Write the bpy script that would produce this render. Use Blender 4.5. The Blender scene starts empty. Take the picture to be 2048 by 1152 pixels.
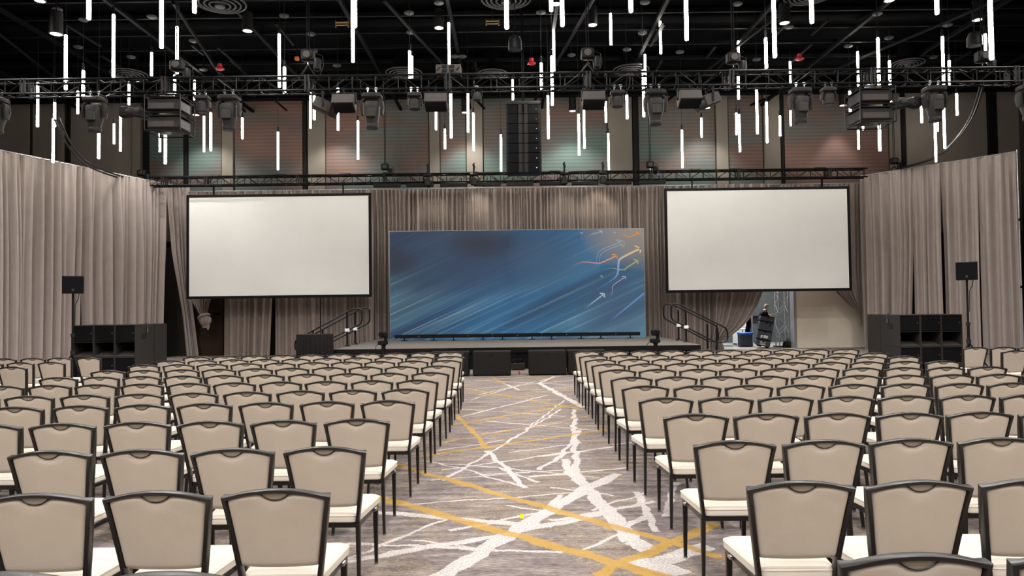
import bpy, math, random
from mathutils import Vector, Matrix

scene = bpy.context.scene
COL = scene.collection

# ------------------------------------------------------------------ camera
W, H, F = 2048.0, 1152.0, 1420.0
CAM = Vector((0.0, 0.0, 1.76))
PITCH = math.atan((616 - 576) / F)
ROLL = math.radians(0.72)
YAW = 0.0
_f = Vector((math.sin(YAW) * math.cos(PITCH), math.cos(YAW) * math.cos(PITCH), math.sin(PITCH)))
_r0 = Vector((math.cos(YAW), -math.sin(YAW), 0))
_u0 = _r0.cross(_f)
_r = _r0 * math.cos(ROLL) - _u0 * math.sin(ROLL)
_u = _u0 * math.cos(ROLL) + _r0 * math.sin(ROLL)
cam_d = bpy.data.cameras.new('camera')
cam = bpy.data.objects.new('camera', cam_d)
COL.objects.link(cam)
cam_d.sensor_width = 36.0
cam_d.lens = F / W * 36.0
cam_d.clip_start = 0.05
cam_d.clip_end = 200
cam.matrix_world = Matrix(((_r.x, _u.x, -_f.x, CAM.x), (_r.y, _u.y, -_f.y, CAM.y), (_r.z, _u.z, -_f.z, CAM.z), (0, 0, 0, 1)))
scene.camera = cam

# ------------------------------------------------------------------ world, exposure
world = bpy.data.worlds.new('world')
scene.world = world
world.use_nodes = True
world.node_tree.nodes['Background'].inputs[0].default_value = (0.9, 0.95, 1.0, 1)
world.node_tree.nodes['Background'].inputs[1].default_value = 0.02
scene.view_settings.view_transform = 'Standard'
scene.view_settings.look = 'None'
scene.view_settings.gamma = 1.0
scene.view_settings.use_curve_mapping = False
scene.view_settings.exposure = 0.15
ADDED_CAN_POWER = 640.0        # added unseen downlights that light the seats and screens
FAR_CAN_POWER = 520.0    # downlights over the stage end
TUBE_EMIT = 44.0

# ------------------------------------------------------------------ pixel helpers (2048x1152 frame)
def ray(px, py):
    return _f * F + _r * (px - W / 2) - _u * (py - H / 2)
def at(px, py, Y):
    d = ray(px, py)
    return CAM + d * ((Y - CAM.y) / d.y)
def atz(px, py, z):
    d = ray(px, py)
    return CAM + d * ((z - CAM.z) / d.z)

ORD = ['zeroth', 'first', 'second', 'third', 'fourth', 'fifth', 'sixth', 'seventh', 'eighth', 'ninth', 'tenth', 'eleventh', 'twelfth']
def ordn(n):
    if n < len(ORD):
        return ORD[n]
    if 10 <= n % 100 <= 20:
        return '%dth' % n
    return '%d%s' % (n, {1: 'st', 2: 'nd', 3: 'rd'}.get(n % 10, 'th'))

# ------------------------------------------------------------------ materials
def lin(c):
    return tuple(((v / 255.0) / 12.92 if v / 255.0 <= 0.04045 else ((v / 255.0 + 0.055) / 1.055) ** 2.4) for v in c)
MATS = {}
def mat(name, rgb, rough=0.6, metal=0.0, var=0.12, scale=12.0, bump=0.0, bscale=None, emit=None, estr=0.0, stretch=None, spec=None):
    m = bpy.data.materials.new(name)
    m.use_nodes = True
    nt = m.node_tree
    b = nt.nodes['Principled BSDF']
    c = lin(rgb)
    tc = nt.nodes.new('ShaderNodeTexCoord')
    vec = tc.outputs['Object']
    if stretch:
        mp = nt.nodes.new('ShaderNodeMapping')
        mp.inputs['Scale'].default_value = stretch
        nt.links.new(vec, mp.inputs[0])
        vec = mp.outputs[0]
    nz = nt.nodes.new('ShaderNodeTexNoise')
    nz.inputs['Scale'].default_value = scale
    nz.inputs['Detail'].default_value = 4
    nt.links.new(vec, nz.inputs['Vector'])
    rp = nt.nodes.new('ShaderNodeValToRGB')
    rp.color_ramp.elements[0].position = 0.3
    rp.color_ramp.elements[1].position = 0.7
    rp.color_ramp.elements[0].color = tuple(v * (1 - var) for v in c) + (1,)
    rp.color_ramp.elements[1].color = tuple(min(1, v * (1 + var)) for v in c) + (1,)
    nt.links.new(nz.outputs['Fac'], rp.inputs[0])
    nt.links.new(rp.outputs[0], b.inputs['Base Color'])
    b.inputs['Roughness'].default_value = rough
    b.inputs['Metallic'].default_value = metal
    if spec is None:
        spec = .12 if (max(rgb) < 100 and rough > .36) else .4
    b.inputs['Specular IOR Level'].default_value = spec
    if bump:
        n2 = nt.nodes.new('ShaderNodeTexNoise')
        n2.inputs['Scale'].default_value = bscale or scale * 6
        nt.links.new(vec, n2.inputs['Vector'])
        bp = nt.nodes.new('ShaderNodeBump')
        bp.inputs['Strength'].default_value = bump
        bp.inputs['Distance'].default_value = 0.01
        nt.links.new(n2.outputs['Fac'], bp.inputs['Height'])
        nt.links.new(bp.outputs[0], b.inputs['Normal'])
    if emit:
        b.inputs['Emission Color'].default_value = lin(emit) + (1,)
        b.inputs['Emission Strength'].default_value = estr
    MATS[name] = m
    return m

M_VINYL = mat('beige_vinyl', (200, 187, 172), 0.5, var=0.04, scale=5, bump=0.05, bscale=160)
M_SEAT = mat('cream_vinyl', (214, 204, 190), 0.5, var=0.03, scale=5, bump=0.05, bscale=160)
M_GRIP = mat('taupe_vinyl', (158, 146, 132), 0.6, var=0.05)
M_FRAME = mat('dark_bronze_metal', (30, 27, 26), 0.34, 0.1, var=0.15, scale=30, spec=.45)
M_CHROME = mat('chrome', (170, 170, 170), 0.2, 1.0, var=0.05)
M_BLACK = mat('black_paint', (22, 22, 23), 0.5, var=0.15, scale=20)
M_BLKSH = mat('black_gloss', (13, 13, 14), 0.35, var=0.1, spec=.25)
M_TRUSS = mat('black_truss_paint', (17, 17, 18), 0.45, 0.1, var=0.2, scale=15)
M_CHAR = mat('charcoal_housing', (42, 40, 39), 0.55, var=0.1, scale=20)
M_GREYBOX = mat('grey_housing', (64, 60, 57), 0.55, var=0.08, scale=20)
M_GRILLE = mat('black_grille', (14, 14, 17), 0.8, var=0.3, scale=180)
M_SUBSIDE = mat('dark_textured_paint', (50, 47, 45), 0.75, var=0.08, scale=40, bump=0.2, bscale=300)
M_SUBFRONT = mat('subwoofer_paint', (36, 34, 33), 0.7, var=0.1, scale=40, bump=0.2, bscale=300)
M_DRAPE = mat('taupe_drape', (160, 148, 142), 0.85, var=0.05, scale=3, bump=0.1, bscale=90)
M_DRAPE2 = mat('taupe_drape_back', (148, 135, 127), 0.85, var=0.06, scale=3, bump=0.1, bscale=90)
M_SCREEN = mat('screen_fabric', (243, 242, 239), 0.8, var=0.015, scale=1.2)
M_CARPETSTAGE = mat('stage_carpet', (104, 98, 92), 0.95, var=0.1, scale=40, bump=0.3, bscale=300)
M_SKIRT = mat('black_skirt', (14, 14, 15), 0.9, var=0.2, scale=10)
M_TABLECLOTH = mat('black_cloth', (34, 32, 32), 0.8, var=0.15, scale=8)
M_WALL = mat('wall_taupe', (112, 104, 95), 0.8, var=0.05, scale=2)
M_WALLD = mat('wall_dark', (46, 42, 39), 0.8, var=0.08, scale=2)
M_COLUMN = mat('column_beige', (104, 97, 87), 0.75, var=0.04, scale=2)
M_TRIMBLK = mat('wall_joint_black', (18, 18, 18), 0.6)
M_CEIL = mat('ceiling_black', (4, 4, 5), 0.9, var=0.2, scale=2, spec=.03)
M_CEILPIPE = mat('ceiling_strut_black', (10, 10, 13), 0.6, 0.0, var=0.2, scale=4, spec=.06)
M_BEIGEWALL = mat('partition_beige', (226, 215, 198), 0.8, var=0.04, scale=1.5)
M_GREYWALL = mat('backstage_grey', (80, 84, 86), 0.8, var=0.05, scale=1.5)
M_DOORBR = mat('door_brown', (58, 46, 36), 0.6, var=0.15, scale=3)
M_ALU = mat('aluminium', (190, 192, 195), 0.35, 0.8, var=0.1, scale=20)
M_WHITE = mat('white_plastic', (225, 225, 222), 0.5, var=0.03)
M_RED = mat('red_plastic', (150, 30, 36), 0.4, var=0.1)
M_ORANGE = mat('orange_plastic', (190, 95, 35), 0.5, var=0.1)
M_GOLD = mat('brass_tag', (130, 105, 60), 0.4, 0.5, var=0.15)
M_BLUEBOX = mat('blue_plastic', (40, 95, 180), 0.5, var=0.08)
M_YELLOW = mat('yellow_paper', (235, 235, 30), 0.7, var=0.04)
M_SKIN = mat('skin', (205, 160, 135), 0.55, var=0.06, scale=20)
M_SHIRT = mat('black_shirt', (20, 21, 25), 0.85, var=0.15, scale=30)
M_TROUSER = mat('dark_trousers', (38, 38, 42), 0.85, var=0.15, scale=30)
M_HAIR = mat('grey_hair', (150, 135, 120), 0.8, var=0.25, scale=60)
M_CASE = mat('grey_road_case', (74, 77, 84), 0.6, var=0.08, scale=25, bump=0.15, bscale=200)
M_TUBE = mat('glowing_tube', (255, 252, 240), 0.4, var=0.01, emit=(255, 251, 242), estr=TUBE_EMIT)
M_CANGLOW = mat('downlight_lens', (255, 250, 240), 0.4, var=0.01, emit=(255, 246, 228), estr=6.0)
M_LEDDOT = mat('indicator_light', (240, 240, 240), 0.4, var=0.01, emit=(255, 255, 255), estr=2.0)
M_YELTAPE = mat('yellow_floor_tape', (200, 185, 80), 0.7, var=0.1)
M_CONCRETE = mat('backstage_floor', (150, 150, 148), 0.4, var=0.1, scale=2)

# ------------------------------------------------------------------ mesh builder
class MB:
    def __init__(s):
        s.v, s.f = [], []
    def add(s, vs, fs):
        n = len(s.v)
        s.v += [tuple(p) for p in vs]
        s.f += [tuple(i + n for i in f) for f in fs]
        return s
    def box(s, x0, x1, y0, y1, z0, z1):
        vs = [(x0, y0, z0), (x1, y0, z0), (x1, y1, z0), (x0, y1, z0), (x0, y0, z1), (x1, y0, z1), (x1, y1, z1), (x0, y1, z1)]
        return s.add(vs, [(3, 2, 1, 0), (4, 5, 6, 7), (0, 1, 5, 4), (1, 2, 6, 5), (2, 3, 7, 6), (3, 0, 4, 7)])
    def bevbox(s, x0, x1, y0, y1, z0, z1, b=0.01):
        # chamfered box: three stacked rings per axis
        def ring(ix, z):
            X0, X1, Y0, Y1 = x0 + ix, x1 - ix, y0 + ix, y1 - ix
            return [(X0 + b, Y0, z), (X1 - b, Y0, z), (X1, Y0 + b, z), (X1, Y1 - b, z), (X1 - b, Y1, z), (X0 + b, Y1, z), (X0, Y1 - b, z), (X0, Y0 + b, z)]
        return s.loft([ring(b, z0), ring(0, z0 + b), ring(0, z1 - b), ring(b, z1)])
    def loft(s, rings, cap=True, closed=True):
        n = len(rings[0])
        vs = [p for r in rings for p in r]
        fs = []
        for k in range(len(rings) - 1):
            for i in range(n if closed else n - 1):
                j = (i + 1) % n
                fs.append((k * n + i, k * n + j, (k + 1) * n + j, (k + 1) * n + i))
        if cap:
            fs.append(tuple(reversed(range(n))))
            fs.append(tuple((len(rings) - 1) * n + i for i in range(n)))
        return s.add(vs, fs)
    def cyl(s, a, b, r0, r1=None, n=10):
        a, b = Vector(a), Vector(b)
        r1 = r0 if r1 is None else r1
        t = (b - a).normalized()
        ref = Vector((0, 0, 1)) if abs(t.z) < 0.9 else Vector((1, 0, 0))
        p = t.cross(ref).normalized()
        q = t.cross(p)
        def ring(c, r):
            return [c + (p * math.cos(2 * math.pi * i / n) + q * math.sin(2 * math.pi * i / n)) * r for i in range(n)]
        R = [ring(a, r0), ring(b, r1)]
        if (p.cross(q)).dot(t) < 0:
            R = [list(reversed(k)) for k in R]
        return s.loft(R)
    def lathe(s, prof, n=20, c=(0, 0, 0), axis='z'):
        rings = []
        for r, h in prof:
            ring = []
            for i in range(n):
                a = 2 * math.pi * i / n
                if axis == 'z':
                    ring.append((c[0] + r * math.cos(a), c[1] + r * math.sin(a), c[2] + h))
                elif axis == 'y':
                    ring.append((c[0] + r * math.cos(a), c[1] + h, c[2] - r * math.sin(a)))
                else:
                    ring.append((c[0] + h, c[1] + r * math.cos(a), c[2] + r * math.sin(a)))
            rings.append(ring)
        return s.loft(rings)
    def tube(s, pts, r, n=8, closed=False):
        pts = [Vector(p) for p in pts]
        rings = []
        N = len(pts)
        prev = None
        for i in range(N):
            a = pts[i - 1] if (i or closed) else pts[i]
            b = pts[(i + 1) % N] if (i < N - 1 or closed) else pts[i]
            t = (b - a).normalized()
            if prev is None:
                ref = Vector((0, 0, 1)) if abs(t.z) < 0.9 else Vector((0, 1, 0))
                p = t.cross(ref).normalized()
            else:
                p = (prev - t * prev.dot(t)).normalized()
            prev = p
            q = t.cross(p)
            rr = r[i] if isinstance(r, (list, tuple)) else r
            rings.append([pts[i] + (p * math.cos(2 * math.pi * k / n) + q * math.sin(2 * math.pi * k / n)) * rr for k in range(n)])
        if closed:
            rings.append(rings[0])
        return s.loft(rings, cap=not closed)
    def sweep(s, pts, wa, wb, ref=(0, 1, 0)):
        """rectangular bar; wa across (perp. to ref and path), wb along ref"""
        pts = [Vector(p) for p in pts]
        ref = Vector(ref)
        rings = []
        N = len(pts)
        for i in range(N):
            t0 = (pts[i] - pts[i - 1]).normalized() if i else (pts[1] - pts[0]).normalized()
            t1 = (pts[i + 1] - pts[i]).normalized() if i < N - 1 else t0
            t = (t0 + t1).normalized()
            a = t.cross(ref).normalized()
            b = a.cross(t).normalized()
            sc = 1.0 / max(0.5, t.dot(t0))
            A = wa[i] if isinstance(wa, (list, tuple)) else wa
            B = wb[i] if isinstance(wb, (list, tuple)) else wb
            c = 0.28
            ring = []
            for u, v in ((-1, -1 + c), (-1 + c, -1), (1 - c, -1), (1, -1 + c), (1, 1 - c), (1 - c, 1), (-1 + c, 1), (-1, 1 - c)):
                ring.append(pts[i] + a * (u * A / 2 * sc) + b * (v * B / 2))
            rings.append(ring)
        return s.loft(rings)
    def prism(s, poly, y0, y1):
        """poly in (x, z), extruded along y"""
        n = len(poly)
        vs = [(x, y0, z) for x, z in poly] + [(x, y1, z) for x, z in poly]
        fs = [tuple(range(n)), tuple(reversed(range(n, 2 * n)))]
        for i in range(n):
            j = (i + 1) % n
            fs.append((i, n + i, n + j, j))
        return s.add(vs, fs)
    def shift(s, d):
        s.v = [(p[0] + d[0], p[1] + d[1], p[2] + d[2]) for p in s.v]
        return s
    def xf(s, M):
        s.v = [tuple(M @ Vector(p)) for p in s.v]
        return s
    def mesh(s, name, m=None, smooth=True):
        me = bpy.data.meshes.new(name)
        me.from_pydata(s.v, [], s.f)
        if smooth:
            me.polygons.foreach_set('use_smooth', [True] * len(me.polygons))
            me.set_sharp_from_angle(angle=math.radians(38))
        if m:
            me.materials.append(m)
        me.update()
        return me

def link(name, me, parent=None, loc=None, rot=None):
    o = bpy.data.objects.new(name, me)
    COL.objects.link(o)
    if parent:
        o.parent = parent
    if loc is not None:
        o.location = loc
    if rot is not None:
        o.rotation_euler = rot
    return o
def part(name, mb, m, parent=None, smooth=True, loc=None, rot=None, label=None):
    o = link(name, mb.mesh(name, m, smooth), parent, loc, rot)
    if label:
        o['label'] = label
    return o
def tag(o, label, cat, group=None, kind=None):
    o['label'] = label
    o['category'] = cat
    if group:
        o['group'] = group
    if kind:
        o['kind'] = kind
    return o
def thing(name, label, cat, loc=(0, 0, 0), rotz=0.0, group=None):
    o = bpy.data.objects.new(name, None)
    COL.objects.link(o)
    o.location = loc
    o.rotation_euler = (0, 0, rotz)
    o.empty_display_size = 0.1
    return tag(o, label, cat, group)
def struct(name, mb, m, label=None, parent=None):
    o = part(name, mb, m, parent)
    if parent is None:
        o['kind'] = 'structure'
        if label:
            o['label'] = label
    return o
def copy_tree(o, skip=(), parent=None):
    c = o.copy()
    COL.objects.link(c)
    if parent:
        c.parent = parent
    for ch in list(o.children):
        if ch.name.split('.')[0] in skip:
            continue
        copy_tree(ch, skip, c)
    return c

# ------------------------------------------------------------------ the room
YB = 28.6        # back wall
ZC = 10.3        # ceiling
XL, XR = -20.8, 20.6
YF = -12.0

# carpet with crossing bands
def carpet_material():
    m = bpy.data.materials.new('patterned_carpet')
    m.use_nodes = True
    nt = m.node_tree
    N, L = nt.nodes, nt.links
    b = N['Principled BSDF']
    b.inputs['Roughness'].default_value = 0.95
    tc = N.new('ShaderNodeTexCoord')
    pos = tc.outputs['Object']
    def noise(scale, detail=3, vec=None, stretch=None):
        n = N.new('ShaderNodeTexNoise')
        n.inputs['Scale'].default_value = scale
        n.inputs['Detail'].default_value = detail
        v = vec or pos
        if stretch:
            mp = N.new('ShaderNodeMapping')
            mp.inputs['Scale'].default_value = stretch
            L.new(v, mp.inputs[0])
            v = mp.outputs[0]
        L.new(v, n.inputs['Vector'])
        return n
    def vm(op, a, bb):
        n = N.new('ShaderNodeVectorMath')
        n.operation = op
        for i, q in enumerate((a, bb)):
            if hasattr(q, 'type') and not isinstance(q, tuple):
                L.new(q, n.inputs[i])
            else:
                n.inputs[i].default_value = q
        return n
    def mt(op, a, bb=0.0, cc=0.0):
        n = N.new('ShaderNodeMath')
        n.operation = op
        for i, q in enumerate((a, bb, cc)):
            if isinstance(q, (int, float)):
                n.inputs[i].default_value = q
            else:
                L.new(q, n.inputs[i])
        return n.outputs[0]
    # wobble so that band edges are uneven
    w1 = noise(3.0, 2)
    w2 = noise(60.0, 2)
    d1 = vm('SUBTRACT', w1.outputs['Color'], (0.5, 0.5, 0.5)).outputs[0]
    d2 = vm('SUBTRACT', w2.outputs['Color'], (0.5, 0.5, 0.5)).outputs[0]
    s1 = vm('MULTIPLY', d1, (0.15, 0.15, 0)).outputs[0]
    s2 = vm('MULTIPLY', d2, (0.04, 0.04, 0)).outputs[0]
    p = vm('ADD', vm('ADD', pos, s1).outputs[0], s2).outputs[0]
    def bands(lines):
        acc = None
        for (x0, y0, x1, y1, wd) in lines:
            dx, dy = x1 - x0, y1 - y0
            ln = math.hypot(dx, dy) or 1
            ux, uy = dx / ln, dy / ln
            nx, ny = -uy, ux
            dn = vm('DOT_PRODUCT', p, (nx, ny, 0)).outputs['Value']
            a = mt('COMPARE', dn, nx * x0 + ny * y0, wd / 2)
            du = vm('DOT_PRODUCT', p, (ux, uy, 0)).outputs['Value']
            c = mt('COMPARE', du, ux * (x0 + x1) / 2 + uy * (y0 + y1) / 2, ln / 2)
            k = mt('MULTIPLY', a, c)
            acc = k if acc is None else mt('MAXIMUM', acc, k)
        return acc
    def fl(l, k=1.0):
        out = []
        for (ax, ay, bx, by, wd) in l:
            A, B = atz(ax, ay, 0), atz(bx, by, 0)
            out.append((A.x, A.y, B.x, B.y, wd * k))
        return out
    gold = fl([(790, 929, 1444, 1114, .075), (730, 987, 1340, 1158, .09), (1190, 1152, 1430, 1047, .075), (835, 913, 1215, 859, .06),
               (912, 829, 976, 897, .06), (905, 849, 1170, 806, .06), (930, 776, 1175, 821, .05), (878, 886, 1180, 831, .035),
               (982, 753, 1010, 768, .05), (930, 791, 1170, 779, .04), (985, 758, 1150, 750, .05)], 1.3)
    white = fl([(757, 1024, 1100, 1053, .09), (680, 1124, 986, 1073, .1), (986, 1073, 1210, 1025, .1), (870, 1160, 1085, 1028, .15),
                (1085, 1028, 1175, 976, .16), (1175, 976, 1235, 948, .13), (1141, 942, 1202, 1004, .15), (1202, 1004, 1264, 1081, .15), (1264, 1081, 1300, 1099, .16),
                (1148, 819, 1152, 946, .08), (1122, 818, 1007, 889, .04), (1007, 889, 885, 961, .04), (974, 901, 1050, 975, .07),
                (843, 922, 1200, 955, .03), (884, 940, 1230, 893, .04), (880, 926, 1044, 971, .035), (687, 1086, 1130, 1106, .045),
                (691, 1118, 890, 1039, .04), (925, 833, 1095, 790, .05), (970, 842, 1200, 861, .04), (1078, 766, 1168, 815, .13),
                (949, 778, 1150, 760, .035), (1272, 983, 1316, 1064, .07), (1060, 955, 1250, 935, .05), (1080, 912, 1235, 893, .05),
                (1095, 1041, 1310, 1003, .06), (1329, 1032, 1352, 964, .06), (1284, 1131, 1420, 1090, .16), (1126, 918, 1152, 960, .1),
                (1075, 768, 1110, 752, .08), (955, 790, 1120, 752, .05), (1010, 768, 1040, 780, .06), (1060, 780, 1160, 772, .04),
                (930, 805, 1100, 800, .03), (945, 760, 1150, 770, .04), (860, 960, 1060, 945, .025), (1120, 990, 1060, 1060, .05),
                (1075, 940, 1130, 905, .06), (800, 1010, 1140, 985, .03), (1240, 1055, 1300, 1030, .08),
                (1280, 1120, 1360, 1150, .2), (1160, 860, 1120, 915, .06),
                (850, 905, 1010, 880, .03), (1020, 905, 1160, 885, .03), (925, 818, 1130, 833, .03), (950, 870, 1120, 845, .025), (1010, 1010, 1160, 1030, .035),
                (900, 1060, 1100, 1020, .04), (1160, 1100, 1250, 1060, .04), (820, 1080, 980, 1100, .03), (940, 800, 1040, 770, .035), (1050, 860, 1130, 800, .03),
                (960, 950, 1130, 940, .03), (1100, 975, 1230, 990, .03), (1180, 1020, 1290, 985, .035), (955, 762, 1060, 753, .03), (990, 935, 1080, 965, .035)], .95)
    rng = random.Random(4)
    def rnd(n, wd, out):
        for _ in range(n):
            sx = rng.choice((-1, 1))
            cx, cy, a, ln = sx * rng.uniform(1.7, 9), rng.uniform(1, 15), rng.uniform(-.9, .9), rng.uniform(1.5, 3.0)
            if abs(cx) - ln * abs(math.cos(a)) / 2 < 1.0:
                cx = sx * (1.0 + ln / 2)
            ca, sa = math.cos(a) * ln / 2, math.sin(a) * ln / 2
            out.append((cx - ca, cy - sa, cx + ca, cy + sa, rng.uniform(*wd)))
    rnd(24, (.04, .12), white)
    rnd(10, (.05, .1), gold)
    mw, mg = bands(white), bands(gold)
    # ground: mauve grey streaks with ochre flecks
    st = noise(2.2, 6, stretch=(1.0, 5.0, 1))
    rp = N.new('ShaderNodeValToRGB')
    e = rp.color_ramp.elements
    e[0].position, e[0].color = .36, lin((84, 75, 74)) + (1,)
    e[1].position, e[1].color = .66, lin((160, 148, 140)) + (1,)
    k = e.new(.5)
    k.color = lin((120, 108, 105)) + (1,)
    st2 = noise(24, 6, stretch=(.7, 2.6, 1))
    mixf = mt('ADD', mt('MULTIPLY', st.outputs['Fac'], .5), mt('MULTIPLY', st2.outputs['Fac'], .5))
    L.new(mixf, rp.inputs[0])
    fk = noise(38, 3, stretch=(1.0, 2.5, 1))
    fm = mt('MULTIPLY', mt('GREATER_THAN', fk.outputs['Fac'], .56), mt('GREATER_THAN', noise(1.1, 2).outputs['Fac'], .5))
    def mixc(fac, a, colr):
        n = N.new('ShaderNodeMix')
        n.data_type = 'RGBA'
        L.new(fac, n.inputs[0])
        L.new(a, n.inputs[6])
        if isinstance(colr, tuple):
            n.inputs[7].default_value = colr
        else:
            L.new(colr, n.inputs[7])
        return n.outputs[2]
    c0 = mixc(mt('MULTIPLY', fm, .45), rp.outputs[0], lin((178, 156, 100)) + (1,))
    wear = noise(55, 5)
    wv = mt('MULTIPLY', mw, mt('MULTIPLY_ADD', mt('LESS_THAN', wear.outputs['Fac'], .5), .32, .5))
    c1 = mixc(wv, c0, lin((208, 201, 198)) + (1,))
    gv = mt('MULTIPLY', mg, mt('MULTIPLY_ADD', mt('LESS_THAN', wear.outputs['Fac'], .52), .32, .62))
    c2 = mixc(gv, c1, lin((176, 137, 54)) + (1,))
    L.new(c2, b.inputs['Base Color'])
    bn = noise(220, 2)
    bp = N.new('ShaderNodeBump')
    bp.inputs['Strength'].default_value = .35
    bp.inputs['Distance'].default_value = .006
    L.new(bn.outputs['Fac'], bp.inputs['Height'])
    L.new(bp.outputs[0], b.inputs['Normal'])
    return m

fl_mb = MB().box(XL, XR, YF, YB, -.2, 0)
struct('floor', fl_mb, carpet_material(), 'grey mauve carpet with crossing white and gold bands')
struct('ceiling', MB().box(XL, XR, YF, YB + .3, ZC, ZC + .3), M_CEIL, 'open black ceiling with struts and ducts')
CEIL = bpy.data.objects['ceiling']
struct('wall_left', MB().box(XL - .3, XL, YF, YB + .3, 0, ZC), M_WALLD, 'dark side wall left of the drapes')
struct('wall_right', MB().box(XR, XR + .3, YF, YB + .3, 0, ZC), M_WALLD, 'dark side wall right of the drapes')
struct('wall_front', MB().box(XL - .3, XR + .3, YF - .3, YF, 0, ZC), M_WALL, 'taupe wall behind the seating')
# back wall with a service opening at the right
OX0, OX1, OZ = at(1440, 650, YB).x, at(1589, 650, YB).x, 4.2
bw = MB().box(XL, OX0, YB, YB + .3, 0, ZC).box(OX1, XR, YB, YB + .3, 0, ZC).box(OX0, OX1, YB, YB + .3, OZ, ZC)
WB = struct('wall_back', bw, M_WALLD, 'back wall of panels and columns above the drapes')  # dark wall colour stands in for the shadow behind the lower left drapes

def art_material():
    m = bpy.data.materials.new('striped_art_panel')
    m.use_nodes = True
    nt = m.node_tree
    N, L = nt.nodes, nt.links
    b = N['Principled BSDF']
    b.inputs['Roughness'].default_value = .75
    tc = N.new('ShaderNodeTexCoord')
    mp = N.new('ShaderNodeMapping')
    mp.inputs['Rotation'].default_value = (0, math.radians(38), 0)
    mp.inputs['Scale'].default_value = (.22, 1, .62)
    L.new(tc.outputs['Object'], mp.inputs[0])
    nz = N.new('ShaderNodeTexNoise')
    nz.inputs['Scale'].default_value = 1.0
    nz.inputs['Detail'].default_value = 1.5
    nz.inputs['Distortion'].default_value = .6
    L.new(mp.outputs[0], nz.inputs['Vector'])
    rp = N.new('ShaderNodeValToRGB')
    e = rp.color_ramp.elements
    e[0].position, e[0].color = .34, lin((72, 88, 82)) + (1,)
    e[1].position, e[1].color = .68, lin((104, 77, 67)) + (1,)
    for p_, c_ in ((.42, (80, 82, 77)), (.5, (82, 74, 68)), (.58, (94, 74, 66))):
        k = e.new(p_)
        k.color = lin(c_) + (1,)
    L.new(nz.outputs['Fac'], rp.inputs[0])
    wv = N.new('ShaderNodeTexWave')
    wv.bands_direction = 'Z'
    wv.inputs['Scale'].default_value = 2.2
    wv.inputs['Distortion'].default_value = .5
    L.new(tc.outputs['Object'], wv.inputs['Vector'])
    mx = N.new('ShaderNodeMix')
    mx.data_type = 'RGBA'
    mx.blend_type = 'MULTIPLY'
    mx.inputs[0].default_value = .3
    L.new(rp.outputs[0], mx.inputs[6])
    L.new(wv.outputs['Color'], mx.inputs[7])
    L.new(mx.outputs[2], b.inputs['Base Color'])
    return m
M_ART = art_material()
def wallpiece(name, p0, p1, m, proud, z0=4.6, z1=ZC):
    x0, x1 = at(p0, 290, YB).x, at(p1, 290, YB).x
    o = part(name, MB().bevbox(x0 + .01, x1 - .01, YB - proud, YB, z0, z1 - .02, .008), m, WB)
    return o
for a, b_ in ((66, 118), (142, 266), (-40, 60), (1811, 1974), (1994, 2100)):
    wallpiece('wall_panel', a, b_, M_WALL, .05)
for a, b_ in ((300, 368), (378, 445), (470, 606), (652, 858), (880, 932), (967, 1082), (1082, 1214), (1277, 1430), (1456, 1525), (1568, 1776)):
    wallpiece('art_panel', a, b_, M_ART, .06)
for a, b_ in ((118, 130), (267, 287), (446, 469), (617, 652), (859, 880), (933, 966), (1215, 1264), (1431, 1455), (1526, 1559), (1777, 1799)):
    wallpiece('column', a, b_, M_COLUMN, .14)
for a, b_ in ((136, 142), (288, 298), (369, 377), (607, 615), (1265, 1276), (1560, 1567), (1800, 1810), (1975, 1993)):
    wallpiece('joint_strip', a, b_, M_TRIMBLK, .09)
# beige partition right of the service opening, metal jamb
bp0, bp1 = OX1, at(1760, 650, YB).x
part('partition_panel', MB().bevbox(OX1 + .06, bp1, YB - .07, YB, 0, 4.5, .01), M_BEIGEWALL, WB)
part('jamb', MB().box(OX1 - .05, OX1 + .05, YB - .09, YB + .3, 0, OZ), M_ALU, WB)
d1 = MB().bevbox(at(386, 650, YB).x, at(447, 650, YB).x, YB - .06, YB, 0, 2.5, .01)
DO = struct('door_1', d1, M_DOORBR, 'dark brown door behind the knotted drape')
part('door_sign', MB().box(at(428, 628, YB).x, at(442, 628, YB).x, YB - .08, YB - .06, 1.62, 1.72), M_BLACK, DO)
# service corridor behind the opening
YBK = 33.5
struct('floor_backstage', MB().box(OX0 - 2.5, OX1 + 2.5, YB, YBK, -.2, -.003), M_CONCRETE, 'pale grey service corridor floor')
struct('wall_backstage', MB().box(OX0 - 2.5, OX1 + 2.5, YBK, YBK + .2, 0, 4.6), M_GREYWALL, 'dark grey corridor wall')
struct('wall_corridor_left', MB().box(OX0 - 2.7, OX0 - 2.5, YB + .3, YBK, 0, 4.6), M_BEIGEWALL, 'corridor end wall')
struct('wall_corridor_right', MB().box(OX1 + 2.5, OX1 + 2.7, YB + .3, YBK, 0, 4.6), M_BEIGEWALL, 'corridor end wall')
struct('ceiling_corridor', MB().box(OX0 - 2.5, OX1 + 2.5, YB + .3, YBK, 4.6, 4.7), M_WHITE, 'corridor ceiling')
o = part('floor_tape', MB().box(OX0 + .1, OX1 - .1, YB + .02, YB + .1, -.003, .002), M_YELTAPE)
tag(o, 'yellow tape line across the service opening threshold', 'tape')
lt = thing('corridor_light', 'fluorescent panel on the service corridor ceiling', 'light', ((OX0 + OX1) / 2, 31.0, 4.6))
part('housing', MB().box(-.9, .9, -.2, .2, -.08, 0), M_WHITE, lt)
ld = bpy.data.lights.new('corridor_lamp', 'AREA')
ld.shape, ld.size, ld.size_y, ld.energy, ld.color = 'RECTANGLE', 1.7, .35, 400, (.96, .98, 1)
lo = bpy.data.objects.new('corridor_lamp', ld)
COL.objects.link(lo)
lo.parent = lt
lo.location = (0, 0, -.09)

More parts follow.
